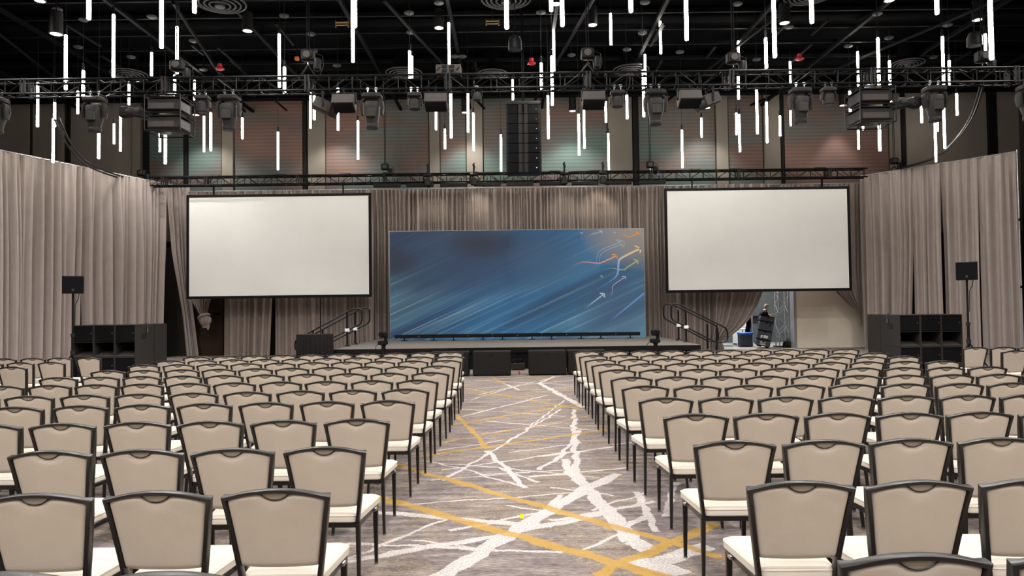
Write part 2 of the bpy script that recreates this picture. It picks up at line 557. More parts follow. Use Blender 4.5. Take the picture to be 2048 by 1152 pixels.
# ceiling structure
rng = random.Random(11)
zs = ZC - .5
for i, y in enumerate([18.4, 19.5, 20.7, 21.9, 23.2, 24.6, 26.0, 27.3]):
    part('cross_strut', MB().box(XL, XR, y - .04, y + .04, zs + .1, zs + .2), M_CEILPIPE, CEIL)
for y, w_ in ((20.2, .5), (23.9, .7), (27.0, .45)):
    part('duct', MB().bevbox(XL, XR, y - w_ / 2, y + w_ / 2, ZC - .32, ZC - .02, .03), M_CEIL, CEIL)
for x in [-17, -13.5, -10.4, -7.3, -4.4, -1.6, 1.3, 4.2, 7.1, 10.2, 13.4, 17]:
    part('long_strut', MB().box(x - .05, x + .05, 15, YB, zs, zs + .1), M_CEILPIPE, CEIL)
for i in range(30):
    x, y = rng.uniform(-15, 15), rng.uniform(18.5, 27)
    part('rail_piece', MB().box(x - .03, x + .03, y, y + rng.uniform(.8, 1.8), zs - .25, zs - .2), M_CEILPIPE, CEIL)
for i in range(6):
    x = -14 + i * 5.4
    part('pipe', MB().cyl((x, 18, zs - .1), (x + rng.uniform(-4, 4), 28, zs - .1), .05), M_CEILPIPE, CEIL)

# round air diffusers
def diffuser(px, py, rad, label):
    c = atz(px, py, ZC - .75)
    t = thing('air_diffuser', label, 'air vent', c, group='round ceiling air vents')
    for k, (r, dz) in enumerate(((rad, 0), (rad * .8, -.03), (rad * .6, -.05), (rad * .4, -.065))):
        part('vane_ring', MB().tube([(r * math.cos(2 * math.pi * i / 32), r * math.sin(2 * math.pi * i / 32), dz) for i in range(32)], .022, 6, closed=True), M_GREYDIFF, t)
    part('cone', MB().lathe([(rad * .3, -.03), (rad * .96, .03), (rad * .96, .05), (rad * .5, .2)], n=32), M_CEIL, t)
    part('core', MB().lathe([(.04, -.12), (rad * .2, -.11), (rad * .2, -.02), (.05, 0)]), M_GREYDIFF, t)
    part('neck', MB().cyl((0, 0, .1), (0, 0, .74), rad * .55, n=24), M_CEIL, t)
M_GREYDIFF = mat('diffuser_grey_paint', (60, 60, 62), .5, .2, var=.1)
for px, py, r, lb in ((440, 6, .62, 'round slatted air vent at the upper left ceiling'), (1012, -2, .62, 'round slatted air vent cut by the top edge, centre'),
                      (808, 146, .58, 'round air vent above the truss left of the line array'), (985, 148, .5, 'round air vent above the truss near the grey box'),
                      (1262, 140, .58, 'round air vent above the truss right of centre'), (258, 148, .55, 'round air vent above the truss at far left'),
                      (1815, 127, .5, 'round air vent above the truss at far right'), (1618, -10, .6, 'round air vent at the upper right edge')):
    diffuser(px, py, r, lb)

# ------------------------------------------------------------------ house downlights and an added unseen grid (each carries its own lamp)
can_body = MB().lathe([(.13, .016), (.14, .016), (.14, .5), (.1, .53), (.02, .54)], n=20).mesh('can_body', M_BLACK)
can_glow = MB().lathe([(.001, 0), (.118, 0), (.118, .014), (.001, .015)], n=20).mesh('can_glow', M_CANGLOW)
_rg = lambda r, z: [(r * math.cos(2 * math.pi * i / 20), r * math.sin(2 * math.pi * i / 20), z) for i in range(20)]
can_trim = MB().loft([_rg(.118, .01), _rg(.118, -.004), _rg(.142, -.004), _rg(.142, .02)], cap=False).mesh('can_trim', M_CHAR)
def can_light(c, label, power, size=112, scale=1.0, tilt=0.0):
    t = thing('cylinder_downlight', label, 'ceiling light', c, group='black cylinder downlights')
    link('housing', can_body, t)
    link('trim_ring', can_trim, t)
    link('lens', can_glow, t)
    top = ZC - c[2]
    if top > .6:
        part('stem', MB().cyl((0, 0, .53), (0, 0, top), .012, n=6), M_CEILPIPE, t)
    if power:
        d = bpy.data.lights.new('downlight_lamp', 'SPOT')
        d.energy, d.spot_size, d.spot_blend, d.shadow_soft_size = power, math.radians(size), .6, .13
        d.color = (1.0, .972, .94)
        l = bpy.data.objects.new('downlight_lamp', d)
        COL.objects.link(l)
        l.parent = t
        l.location = (0, 0, -.14)
        l.rotation_euler = (tilt, 0, 0)
    return t
cans = [(112, 68, 24), (495, 62, 20), (878, 56, 19), (1185, 50, 18), (1569, 46, 21), (1955, 40, 19), (1779, 1, 20), (80, 2, 19), (1112, 8, 17),
        (392, 230, 13), (662, 226, 13), (930, 225, 13), (1145, 222, 13), (1414, 216, 14), (1686, 211, 14), (279, 165, 13)]
hi = sorted([c for c in cans if c[1] < 120])
lo_ = sorted([c for c in cans if c[1] >= 120])
for lst, word in ((hi, 'above'), (lo_, 'below')):
    for i, (px, py, dia) in enumerate(lst):
        Y = min(.27 * F / dia, 27.4)
        if px == 1686:
            Y = 28.1
        q = at(px, py, Y)
        if q.z > 9.6:
            q = atz(px, py, 9.6)
        can_light(q, 'black cylinder downlight %s the front truss, %s from the left' % (word, ordn(i + 1)), FAR_CAN_POWER * (.55 if px == 1686 else 1), 75 if px == 1686 else 112)
k = 0
for y in (-8, -3.5, 1, 5.5, 10, 14):  # grid of unseen cans added to light the seating and the screens
    for x in (-12, -6, 0, 6, 12):
        k += 1
        can_light((x, y, 9.2), 'added unseen black cylinder downlight over the seating, %s of them' % ordn(k), ADDED_CAN_POWER, 160)

# small round ceiling discs
disc_me = MB().lathe([(.1, 0), (.13, .02), (.13, .05), (.03, .07), (.03, .09)], n=16).mesh('ceiling_disc', M_GREYDIFF)
discs = [(114, 21), (167, 42), (304, 36), (387, 84), (156, 96), (407, 141), (568, 34), (622, 70), (627, 104), (674, 133), (818, 28), (822, 67),
         (910, 115), (925, 115), (1082, 27), (1290, 7), (1285, 68), (1254, 101), (1475, 10), (1360, 106), (1513, 121), (1578, 56), (1755, 30), (1697, 94), (1778, 78), (1895, 52),
         (1867, 116), (1143, 112), (878, 8), (262, 116)]
for i, (px, py) in enumerate(sorted(discs)):
    c = atz(px, py, ZC - .6)
    o = link('ceiling_disc', disc_me, None, c)
    tag(o, 'small round grey disc fitting on the black ceiling, %s from the left' % ordn(i + 1), 'ceiling fitting', 'small ceiling discs')
    part('stem', MB().cyl((0, 0, .08), (0, 0, .6), .02, n=6), M_CEILPIPE, o)
# red and orange alarm lamps
for px, py, m, lb in ((440, 139, M_RED, 'red dome lamp hanging above the truss at left'), (1063, 128, M_RED, 'red dome lamp hanging near the centre of the ceiling'),
                      (1599, 119, M_RED, 'red dome lamp hanging above the truss at right')):
    c = at(px, py, 21)
    t = thing('alarm_lamp', lb, 'alarm light', c, group='red hanging lamps')
    part('cap', MB().lathe([(.06, .06), (.07, .12), (.06, .17), (.02, .18)]), m, t)
    part('dome', MB().lathe([(.01, -.03), (.08, -.02), (.13, .01), (.12, .04), (.06, .08)]), m, t)
    part('hanger', MB().cyl((-.03, 0, .16), (-.03, 0, ZC - c.z), .008, n=5).cyl((.03, 0, .16), (.03, 0, ZC - c.z), .008, n=5), M_CEILPIPE, t)
c = at(594, 117, 21)
t = thing('junction_tag', 'small orange box on the ceiling near the left hoist', 'junction box', c)
part('body', MB().bevbox(-.06, .06, -.05, .05, -.05, .05, .01), M_ORANGE, t)
part('hanger', MB().cyl((0, 0, .04), (0, 0, ZC - c.z), .01, n=5), M_CEILPIPE, t)
for px, py, lb in ((684, 48, 'brassy strut bracket on the ceiling left of centre'), (985, 45, 'brassy strut bracket on the ceiling at centre')):
    c = at(px, py, 19)
    t = thing('strut_bracket', lb, 'bracket', c, group='brass ceiling brackets')
    part('bar', MB().box(-.17, .17, -.02, .02, .03, .06).box(-.17, .17, -.02, .02, -.04, -.02), M_GOLD, t)
    part('bolt', MB().cyl((-.17, 0, -.09), (-.17, 0, .08), .018, n=6), M_GOLD, t)
    part('bolt', MB().cyl((.17, 0, -.09), (.17, 0, .08), .018, n=6), M_GOLD, t)
    part('hanger', MB().cyl((0, 0, .04), (0, 0, ZC - c.z), .015, n=5), M_CEILPIPE, t)
for px, py, lb in ((1030, 84, 'black bell shaped pendant speaker above the centre'), (1949, 76, 'black bell shaped pendant speaker at the upper right')):
    c = at(px, py, 16.7)
    t = thing('pendant_speaker', lb, 'speaker', c, group='pendant ceiling speakers')
    part('shell', MB().lathe([(.16, -.19), (.165, -.17), (.16, .02), (.12, .12), (.04, .16)], n=24), M_BLACK, t)
    part('grille', MB().lathe([(.001, -.195), (.15, -.195), (.15, -.18)], n=24), M_GRILLE, t)
    part('cable', MB().cyl((0, 0, .15), (0, 0, ZC - c.z), .012, n=6), M_BLACK, t)

# ------------------------------------------------------------------ hanging light tubes
TUBES = [(178, -60, 39.5), (131.6, 70, 180), (166.5, 141, 196), (227, 29, 155), (323, -50, 96.6), (303, 105, 152), (354, 53, 148), (349.5, 150, 200), (389, -90, 26),
         (75.4, 165, 254), (109.4, 205, 254), (106.4, 238, 326), (155.6, 182, 228), (258, 164, 210), (197.5, 264, 317.5), (228, 247.6, 288), (241, 222, 303),
         (319.7, 263, 304), (330.6, 267, 328), (389, 160, 200.5), (408, 232, 304), (421.5, 225, 302), (484.7, 235.5, 278),
         (558.5, 68, 175), (569, 134, 190), (709.5, -60, 55), (705.6, 0, 124.6), (819.5, 102, 158), (824, 112, 158), (898, 45.6, 140), (1012.5, -60, 58),
         (556, 264, 340), (620.8, 185, 257), (628.4, 191, 240), (676, 176, 261), (716, 241.6, 319), (872, 217, 260), (889.7, 258, 298), (902, 184, 276.5),
         (936, 184, 265), (947, 226, 302), (1002, 269, 343), (1101.5, -90, 23), (1123.7, -60, 53), (1107.6, 56, 142), (1104, 112, 211), (1082.6, 126, 179),
         (1096.3, 191, 278), (1025.5, 159, 200), (1221.5, 27, 90), (1260.4, -90, 25), (1321, 42.5, 108), (1372, -50, 81), (1290.5, 109, 175), (1287, 140, 234),
         (1157.7, 228, 311), (1168.3, 220, 297), (1211.5, 202, 245), (1217, 267, 340), (1254, 190, 238), (1364.3, 260, 336), (1403, 236, 275),
         (1476.7, 82, 123), (1476.7, 150, 199), (1473, 226, 270), (1479, 229, 304), (1514, 179, 268), (1532, 76, 137), (1533.6, 204, 286),
         (1548, -40, 115.5), (1622, -60, 47), (1872, -90, 29), (1981, -30, 120), (1971, 68, 126), (1580.7, 123, 166), (1581, 216, 252), (1560, 231.5, 272.5),
         (1716, 103, 176), (1757, 76, 182), (1780, 121.5, 209), (1700, 182, 229), (1717, 260, 299), (1759, 245, 302), (1886, 73, 169), (1899, 121.5, 173),
         (1843, 203.6, 246), (1913.7, 187, 231), (1888.5, 213, 297), (1871, 245, 324), (1875, 235, 263), (1726, 236, 260)]
up = sorted([t for t in TUBES if (max(t[1], 0) + t[2]) / 2 < 150])
dn = sorted([t for t in TUBES if (max(t[1], 0) + t[2]) / 2 >= 150])
for lst, word in ((up, 'above'), (dn, 'below')):
    for i, (px, y0, y1) in enumerate(lst):
        ln = y1 - y0
        L_ = 1.25 if ln >= 62 else .68
        Y = L_ * F / ln
        Y = min(27.2, Y)
        if y1 > 145 or y0 > 130:
            Y = max(16.0, Y)
        if y1 > 262:
            Y = max(17.6, Y)
        if y0 < 0:
            Y = 10.5 + (i * 7 % 5) * .5
            y0 = y1 - 1.25 * F / Y
        A, B = at(px, y0, Y), at(px, y1, Y)
        if A.z > 9.85:
            Y *= (9.85 - CAM.z) / (A.z - CAM.z)
            A, B = at(px, y0, Y), at(px, y1, Y)
        B.x = (A.x + B.x) / 2
        ln3 = A.z - B.z
        t = thing('tube_pendant', 'glowing white tube pendant %s the front truss, %s from the left' % (word, ordn(i + 1)), 'pendant light', B, group='hanging light tubes')
        r = .033
        part('diffuser', MB().lathe([(.01, 0), (r * .8, .004), (r, .02), (r, ln3 - .02), (r * .8, ln3)], n=12), M_TUBE, t)
        part('cap', MB().lathe([(r * .9, ln3), (r * .9, ln3 + .16), (.012, ln3 + .18)], n=10), M_BLACK, t)
        if ZC - B.z > ln3 + .2:
            part('cable', MB().cyl((0, 0, ln3 + .17), (0, 0, ZC - B.z), .006, n=5), M_BLACK, t)

# ------------------------------------------------------------------ trusses
def truss(name, label, x0, x1, y, z, s=.305, bay=.5, joints=(), diag_seed=0, rc=.024):
    t = thing(name, label, 'truss', (x0, y, z))
    Lx = x1 - x0
    for yy, zz in ((0, 0), (s, 0), (0, s), (s, s)):
        part('chord', MB().cyl((0, yy, zz), (Lx, yy, zz), rc, n=8), M_TRUSS, t)
    n = int(Lx / bay)
    up_me = MB().cyl((0, 0, 0), (0, 0, s), .012, n=6).mesh('upright', M_TRUSS)
    dg = [MB().cyl((0, 0, 0), (bay * .8, 0, s), .011, n=6).mesh('diagonal', M_TRUSS), MB().cyl((0, 0, s), (bay * .8, 0, 0), .011, n=6).mesh('diagonal', M_TRUSS)]
    lace = MB()
    for i in range(n + 1):
        link('upright', up_me, t, (i * bay, 0, 0))
        lace.cyl((i * bay + .12, s, 0), (i * bay + .12, s, s), .011, n=5)
        lace.cyl((i * bay, 0, 0), (i * bay, s, 0), .011, n=5)
        lace.cyl((i * bay, 0, s), (i * bay, s, s), .011, n=5)
        if i < n:
            link('diagonal', dg[i % 2], t, (i * bay + bay * .1, 0, 0))
            a = (i * bay, 0, 0) if i % 2 else (i * bay, s, 0)
            b_ = (i * bay + bay, s, 0) if i % 2 else (i * bay + bay, 0, 0)
            lace.cyl(a, b_, .011, n=5)
            lace.cyl((a[0], a[1], s), (b_[0], b_[1], s), .011, n=5)
            lace.cyl((i * bay, s, s if i % 2 else 0), (i * bay + bay, s, 0 if i % 2 else s), .011, n=5)
    part('rear_lacing', lace, M_TRUSS, t)
    pl = MB().box(-.05, -.022, -.03, s + .03, -.03, s + .03).box(.022, .05, -.03, s + .03, -.03, s + .03)
    plm = MB().box(-.055, -.02, -.03, .02, -.03, s + .03).mesh('joint_plate', M_CHAR)
    for jx in joints:
        for dx_, dy_ in ((0, 0), (.075, 0), (0, s), (.075, s)):
            link('joint_plate', plm, t, (jx - x0 + dx_, dy_, 0))
    return t
YT, ZT = 15.2, at(1024, 175, 15.2).z
jf = [at(p_, 165, YT).x for p_ in (46, 328, 614, 896, 1177, 1463, 1746, 2034)]
truss('front_truss', 'long black box truss crossing the whole ceiling in front', -11.9, 11.9, YT, ZT, joints=jf)
YR, ZR = 26.2, at(1024, 362, 26.2).z
jr = [at(p_, 355, YR).x for p_ in (325, 412, 595, 768, 943, 1128, 1303, 1478, 1660)]
truss('rear_truss', 'black box truss above the screens at the stage', at(300, 355, YR).x, at(1735, 345, YR).x, YR, ZR, s=.31, bay=.5, joints=jr, rc=.03)

# ------------------------------------------------------------------ lighting fixtures on the trusses
def clamp_mb(x, y, z0, z1):
    return MB().lathe([(.035, -.02), (.045, 0), (.035, .02)], n=10, c=(x, y, z1), axis='y').box(x - .012, x + .012, y - .02, y + .02, z0, z1)
M_HEADCOVER = mat('head_cover_plastic', (50, 48, 46), .6, var=.08)
def build_mover():
    t = thing('moving_head_light', '', 'stage light', (0, 0, 0))
    part('base', MB().bevbox(-.21, .21, -.15, .15, -.12, 0, .03), M_CHAR, t)
    part('display_panel', MB().box(-.12, .12, -.156, -.149, -.08, -.03), M_BLKSH, t)
    for x in (-.09, .09):
        part('clamp', clamp_mb(x, 0, 0, .1), M_CHROME, t)
    for s in (-1, 1):
        part('yoke_arm', MB().sweep([(s * .14, 0, -.12), (s * .215, 0, -.17), (s * .225, 0, -.3), (s * .21, 0, -.46)], [.05, .055, .06, .05], [.16, .18, .18, .12]), M_CHAR, t)
    rings = []
    for z, w, d in ((-.19, .1, .12), (-.2, .14, .15), (-.26, .158, .17), (-.45, .15, .16), (-.6, .132, .135), (-.67, .12, .122), (-.68, .13, .13), (-.74, .132, .132), (-.76, .122, .122)):
        ring = []
        for i in range(24):
            a = 2 * math.pi * i / 24
            c, s = math.cos(a), math.sin(a)
            e = .55 if z > -.5 else 1.0
            ring.append((w * math.copysign(abs(c) ** e, c), d * math.copysign(abs(s) ** e, s), z))
        rings.append(ring)
    part('head', MB().loft(list(reversed(rings))), M_CHAR, t)
    part('head_cover', MB().bevbox(-.105, .105, -.19, -.14, -.55, -.33, .02), M_HEADCOVER, t)
    part('lens', MB().lathe([(.001, -.763), (.11, -.763), (.11, -.75)], n=24), M_BLKSH, t)
    part('safety_cable', MB().tube([(.22, .02, .05), (.27, .02, -.1), (.27, .02, -.25), (.265, .02, -.34)], .008, 6), M_BLACK, t)
    return t
def build_small_mover():
    t = thing('wash_light', '', 'stage light', (0, 0, 0))
    part('base', MB().bevbox(-.15, .15, -.11, .11, -.09, 0, .02), M_CHAR, t)
    for x in (-.07, .07):
        part('clamp', clamp_mb(x, 0, 0, .1), M_CHROME, t)
    for s in (-1, 1):
        part('yoke_arm', MB().sweep([(s * .12, 0, -.09), (s * .15, 0, -.14), (s * .155, 0, -.27)], .03, [.12, .13, .09]), M_CHAR, t)
    part('head', MB().lathe([(.1, -.36), (.118, -.35), (.115, -.27), (.12, -.23), (.11, -.15), (.05, -.12)], n=24), M_CHAR, t)
    part('lens', MB().lathe([(.001, -.363), (.095, -.363), (.095, -.35)], n=24), M_BLKSH, t)
    return t
def build_box_light():
    t = thing('box_speaker', '', 'speaker', (0, 0, 0))
    M = Matrix.Translation((0, 0, -.2)) @ Matrix.Rotation(math.radians(-28), 4, 'X')
    part('cabinet', MB().bevbox(-.24, .24, -.16, .16, -.13, .13, .015).xf(M), M_GREYBOX, t)
    part('grille', MB().bevbox(-.225, .225, -.15, .15, -.142, -.128, .005).xf(M), M_GRILLE, t)
    for s in (-1, 1):
        part('bracket', MB().box(s * .255 - .008, s * .255 + .008, -.03, .03, -.22, .02), M_BLACK, t)
        part('knob', MB().lathe([(.03, -.01), (.03, .01)], n=10, c=(s * .27, 0, -.2), axis='x'), M_BLACK, t)
    part('crossbar', MB().box(-.26, .26, -.03, .03, .01, .03), M_BLACK, t)
    part('clamp', clamp_mb(0, 0, .02, .1), M_BLACK, t)
    return t
def place(proto_state, builder, c, label, group, rotz=0.0, scale=None):
    if proto_state.get('p') is None:
        o = builder()
        proto_state['p'] = o
    else:
        o = copy_tree(proto_state['p'])
    o.location = c
    o.rotation_euler = (0, 0, rotz)
    o['label'] = label
    o['group'] = group
    if scale:
        o.scale = (scale,) * 3
    return o
st = {}
for i, px in enumerate((190, 458, 744, 1310, 1600, 1868)):
    yy = 187 - (px - 1024) * .0125 + 2
    c = at(px, yy, YT)
    place(st, build_mover, (c.x, YT, ZT - .1), 'large charcoal moving head light under the front truss, %s from the left' % ordn(i + 1), 'large moving head lights', scale=1.0)
place(st, build_mover, (at(-6, 200, YT).x, YT, ZT - .1), 'large moving head light cut off by the left picture edge', 'large moving head lights')
place(st, build_mover, (at(2058, 200, YT).x, YT, ZT - .1), 'large moving head light cut off by the right picture edge', 'large moving head lights')
st = {}
for i, px in enumerate((405, 829, 1235, 1657)):
    place(st, build_small_mover, (at(px, 200, YT).x, YT, ZT - .1), 'small charcoal wash light under the front truss, %s from the left' % ordn(i + 1), 'small wash lights')
st = {}
for i, px in enumerate((688, 872, 1187, 1379)):
    place(st, build_box_light, (at(px, 200, YT).x, YT, ZT - .1), 'grey box speaker slung under the front truss, %s of four from the left' % ordn(i + 1), 'grey box speakers under the truss')
# two turned boxes and the spot beside the line array
def build_turned(px, py, rz, label):
    c = at(px, py, YT + .15)
    t = thing('profile_light', label, 'stage light', c, rz, 'turned lights under the truss')
    M = Matrix.Rotation(math.radians(22), 4, 'Y')
    part('body', MB().bevbox(-.2, .2, -.14, .14, -.13, .13, .03).xf(M), M_GREYBOX, t)
    part('nose', MB().lathe([(.13, 0), (.12, .12), (.135, .16)], n=16, c=(.19, 0, -.02), axis='x').xf(M), M_CHAR, t)
    part('bracket', MB().sweep([(0, -.155, -.05), (0, -.155, .28), (0, .155, .28), (0, .155, -.05)], .03, .04, ref=(1, 0, 0)), M_BLACK, t)
    part('clamp', clamp_mb(0, 0, .2, ZT - c.z), M_BLACK, t)
build_turned(645, 212, .3, 'grey profile light aimed sideways beside the left box speaker')
build_turned(1420, 200, math.pi + .2, 'grey profile light aimed sideways beside the right box speaker')
c = at(954, 186, YT)
t = thing('small_spot', 'small round spot hanging from the front truss near the array', 'stage light', c)
part('body', MB().lathe([(.02, -.02), (.09, 0), (.1, .08), (.07, .16), (.02, .18)], n=16, c=(0, 0, -.16)), M_CHAR, t)
part('bracket', MB().tube([(-.11, 0, -.08), (-.11, 0, .05), (0, 0, .12), (.11, 0, .05), (.11, 0, -.08)], .012, 6), M_BLACK, t)
part('clamp', clamp_mb(0, 0, .1, ZT - c.z + .02), M_CHROME, t)
c = at(897, 137, YT + .1)
t = thing('motor_control_box', 'grey control box sitting on top of the front truss', 'control box', (c.x, YT + .15, ZT + .33))
part('case', MB().bevbox(-.27, .27, -.14, .14, 0, .2, .01), M_GREYBOX, t)
for x in (-.08, .08):
    part('socket', MB().box(x - .05, x + .05, -.15, -.138, .03, .09).box(x - .05, x + .05, -.15, -.138, .12, .18), M_BLACK, t)
for x in (-.21, .21):
    part('handle', MB().tube([(x - .03, -.14, .07), (x - .03, -.16, .07), (x + .03, -.16, .13), (x + .03, -.14, .13)], .008, 6), M_BLACK, t)

# chain hoists
def hoist(px, py, Y, ztruss, label, beam=True):
    c = at(px, py, Y)
    t = thing('chain_hoist', label, 'hoist', (c.x, Y, c.z), group='chain hoists above the trusses')
    part('motor', MB().bevbox(-.14, .14, -.1, .1, -.12, .12, .03), M_BLACK, t)
    part('gear_cover', MB().lathe([(.07, -.13), (.08, -.12), (.08, -.1)], n=16, axis='y'), M_GREYBOX, t)
    part('chain', MB().cyl((-.02, 0, .1), (-.02, 0, ZC - c.z), .012, n=6).cyl((.03, 0, .1), (.03, 0, ZC - c.z), .01, n=6), M_CEILPIPE, t)
    part('chain_bag', MB().lathe([(.03, -.34), (.08, -.3), (.09, -.1), (.07, -.06)], n=12, c=(.2, 0, 0)), M_BLACK, t)
    part('hook', MB().tube([(0, 0, -.1), (0, 0, -.18), (.03, 0, -.21), (0, 0, -.24), (-.03, 0, -.21)], .012, 6), M_CHROME, t)
    dz = ztruss - c.z
    for s in (-1, 1):
        part('sling', MB().cyl((0, 0, -.2), (s * .2, 0, dz), .02, n=6), M_BLACK, t)
    part('power_cable', MB().tube([(.1, .05, .1), (.3, .05, .02), (.32, .05, -.2), (.2, .05, dz)], .01, 6), M_BLACK, t)
hoist(355, 132, YT + .15, ZT + .3, 'chain hoist above the front truss beside the left projectors')
hoist(616, 112, YT + .15, ZT + .3, 'chain hoist above the front truss, left of centre')
hoist(1175, 108, YT + .15, ZT + .3, 'chain hoist above the front truss, right of centre')
hoist(1466, 117, YT + .15, ZT + .3, 'chain hoist above the front truss over the right screen')
hoist(1965, 114, YT + .15, ZT + .3, 'chain hoist above the front truss at far right')
hoist(283, 346, 27.0, ZR + .3, 'chain hoist at the left end of the rear truss')
hoist(770, 334, YR + .15, ZR + .3, 'chain hoist on the rear truss left of the line array')
hoist(1300, 330, YR + .15, ZR + .3, 'chain hoist on the rear truss right of the line array')
hoist(1788, 322, 27.0, ZR + .3, 'chain hoist at the right end of the rear truss')

# rear truss fixtures: upright movers standing on the truss, bars below
def build_upright():
    t = thing('spot_light', '', 'stage light', (0, 0, 0))
    part('clamp', MB().box(-.03, .03, -.05, .05, -.02, .2), M_BLACK, t)
    part('base', MB().bevbox(-.16, .16, -.12, .12, -.12, -.02, .02), M_BLACK, t)
    part('hanger', MB().sweep([(0, 0, .1), (.02, 0, .22), (-.02, 0, .3), (.03, 0, .36)], [.07, .08, .06, .04], .06), M_BLACK, t)
    for s in (-1, 1):
        part('yoke_arm', MB().sweep([(s * .13, 0, -.1), (s * .165, 0, -.16), (s * .16, 0, -.32)], .03, .12), M_BLACK, t)
    part('head', MB().lathe([(.1, -.46), (.13, -.44), (.13, -.28), (.08, -.18)], n=20), M_CHAR, t)
    return t
st = {}
for i, px in enumerate((856, 948, 1128, 1205)):
    c = at(px, 348, YR)
    o = place(st, build_upright, (c.x, YR - .12, ZR + .3), 'black spot light clamped to the rear truss, %s from the left' % ordn(i + 1), 'spot lights on the rear truss')
    d = bpy.data.lights.new('spot_lamp', 'SPOT')
    d.energy, d.spot_size, d.spot_blend, d.shadow_soft_size, d.color = 60, math.radians(50), .8, .05, (1, .93, .82)
    l = bpy.data.objects.new('spot_lamp', d)
    COL.objects.link(l)
    l.parent = o
    l.location = (0, .17, .0)
    l.rotation_euler = (math.radians(52), 0, 0)
bar_me = MB().bevbox(-.5, .5, -.06, .06, -.07, .07, .015).mesh('bar', M_BLACK)
brk_me = MB().box(-.015, .015, -.02, .02, .06, .25).mesh('bracket', M_BLACK)
for i, px in enumerate((774, 840, 908, 975, 1040, 1106, 1170, 1236, 1304)):
    c = at(px, 371 - (px - 774) * .0125, YR - .05)
    t = thing('batten_light', 'black batten light under the rear truss, %s from the left' % ordn(i + 1), 'stage light', c, group='battens under the rear truss')
    link('bar', bar_me, t)
    link('bracket', brk_me, t, (-.28, 0, 0))
    link('bracket', brk_me, t, (.28, 0, 0))
# wall washers on the rear truss (they light the back wall)
for i, (px, en) in enumerate(((430, 90), (560, 60), (690, 140), (945, 170), (1110, 170), (1190, 100), (1390, 130), (1470, 60), (1640, 90))):
    c = at(px, 348 - (px - 1024) * .0125, YR + .2)
    t = thing('wall_washer', 'slim black wall washer lying on the rear truss, %s from the left' % ordn(i + 1), 'stage light', (c.x, YR + .2, ZR + .345), group='wall washers on the rear truss')
    part('body', MB().bevbox(-.22, .22, -.04, .04, -.01, .05, .01), M_BLACK, t)
    part('lens', MB().box(-.2, .2, -.03, .03, .05, .056), M_GREYBOX, t)
    d = bpy.data.lights.new('washer_lamp', 'SPOT')
    d.energy, d.spot_size, d.spot_blend, d.shadow_soft_size, d.color = en, math.radians(70), 1.0, .1, (1, .95, .86)
    l = bpy.data.objects.new('washer_lamp', d)
    COL.objects.link(l)
    l.parent = t
    l.location = (0, 0, .1)
    l.rotation_euler = (math.radians(122), 0, 0)

# projector rigs
def projector_rig(px, py, Y, s, label):
    c = at(px, py, Y)
    t = thing('projector_rig', label, 'projector', c)
    w, d, h = .38, .34, .38
    for zz in (-h, 0.0, h):
        part('cage_hoop', MB().tube([(-w, -d, zz), (w, -d, zz), (w, d, zz), (-w, d, zz)], .016, 6, closed=True), M_BLKSH, t)
    for x in (-w, w):
        for y in (-d, d):
            part('cage_post', MB().cyl((x, y, -h), (x, y, h), .014, n=6), M_BLKSH, t)
    for zz in (-.33, .06):
        b_ = part('projector_body', MB().bevbox(-w + .04, w - .05, -d + .03, d - .04, zz, zz + .25, .02), M_CHAR, t)
        part('vent_grille', MB().box(-w + .07, w - .14, -d + .022, -d + .031, zz + .03, zz + .15), M_GREYBOX, b_)
        part('end_panel', MB().box(s * -(w - .055) - .004, s * -(w - .055) + .02, -d + .1, d - .1, zz + .03, zz + .21), M_BLKSH, b_)
        part('label_tag', MB().box(-.05, .07, -d - .02, -d - .012, zz + .28, zz + .3), M_GOLD, t)
        part('top_plate', MB().box(-w, w, -d, d, zz + .26, zz + .275), M_BLACK, t)
    part('lens_arm', MB().sweep([(s * w * .9, 0, .0), (s * .62, 0, .05), (s * .86, 0, .1)], [.2, .17, .15], .2), M_BLACK, t)
    part('lens_barrel', MB().lathe([(.11, 0), (.12, .1), (.1, .16), (.12, .3)], n=18, c=(s * .62 if s > 0 else -.92, 0, .1), axis='x'), M_CHAR, t)
    part('mirror_head', MB().bevbox(s * .98 - .1, s * .98 + .1, -.1, .1, -.02, .22, .03), M_BLACK, t)
    part('rotator', MB().lathe([(.07, .42), (.1, .44), (.1, .5), (.07, .52), (.03, .56), (.03, ZT - c.z)], n=16), M_WHITE, t)
    part('top_beam', MB().box(-w - .06, w, -.03, .03, h + .005, h + .04), M_CHAR, t)
projector_rig(340, 233, YT + .15, -1, 'stacked pair of projectors in a black cage, left rig')
projector_rig(1740, 216, YT + .15, 1, 'stacked pair of projectors in a black cage, right rig')

# line array
c = at(1046, 208, 18.9)
t = thing('line_array', 'tall flown black line array speaker at the centre', 'speaker', c)
t.scale = (1.1,) * 3
part('top_grid', MB().bevbox(-.42, .42, -.2, .3, -.06, .02, .01), M_CHAR, t)
cabh = .237
cab_me = MB().bevbox(-.4, .4, -.17, .3, -cabh + .006, 0, .008).mesh('cabinet', M_BLACK)
grl_me = MB().box(-.36, -.13, -.182, -.165, -cabh + .025, -.02).box(.12, .36, -.182, -.165, -cabh + .025, -.02).mesh('grille', M_GRILLE)
pil_me = MB().box(-.12, -.04, -.2, -.165, -cabh + .01, -.004).box(.02, .1, -.2, -.165, -cabh + .01, -.004).mesh('waveguide', M_CHAR)
led_me = MB().lathe([(.001, 0), (.012, 0), (.012, .008)], n=8, c=(.31, -.19, -.12), axis='y').mesh('badge', M_CHROME)
rig_me = MB().cyl((-.41, -.16, -cabh), (-.41, -.16, 0), .014, n=6).cyl((.41, -.16, -cabh), (.41, -.16, 0), .014, n=6).mesh('rigging', M_CHAR)
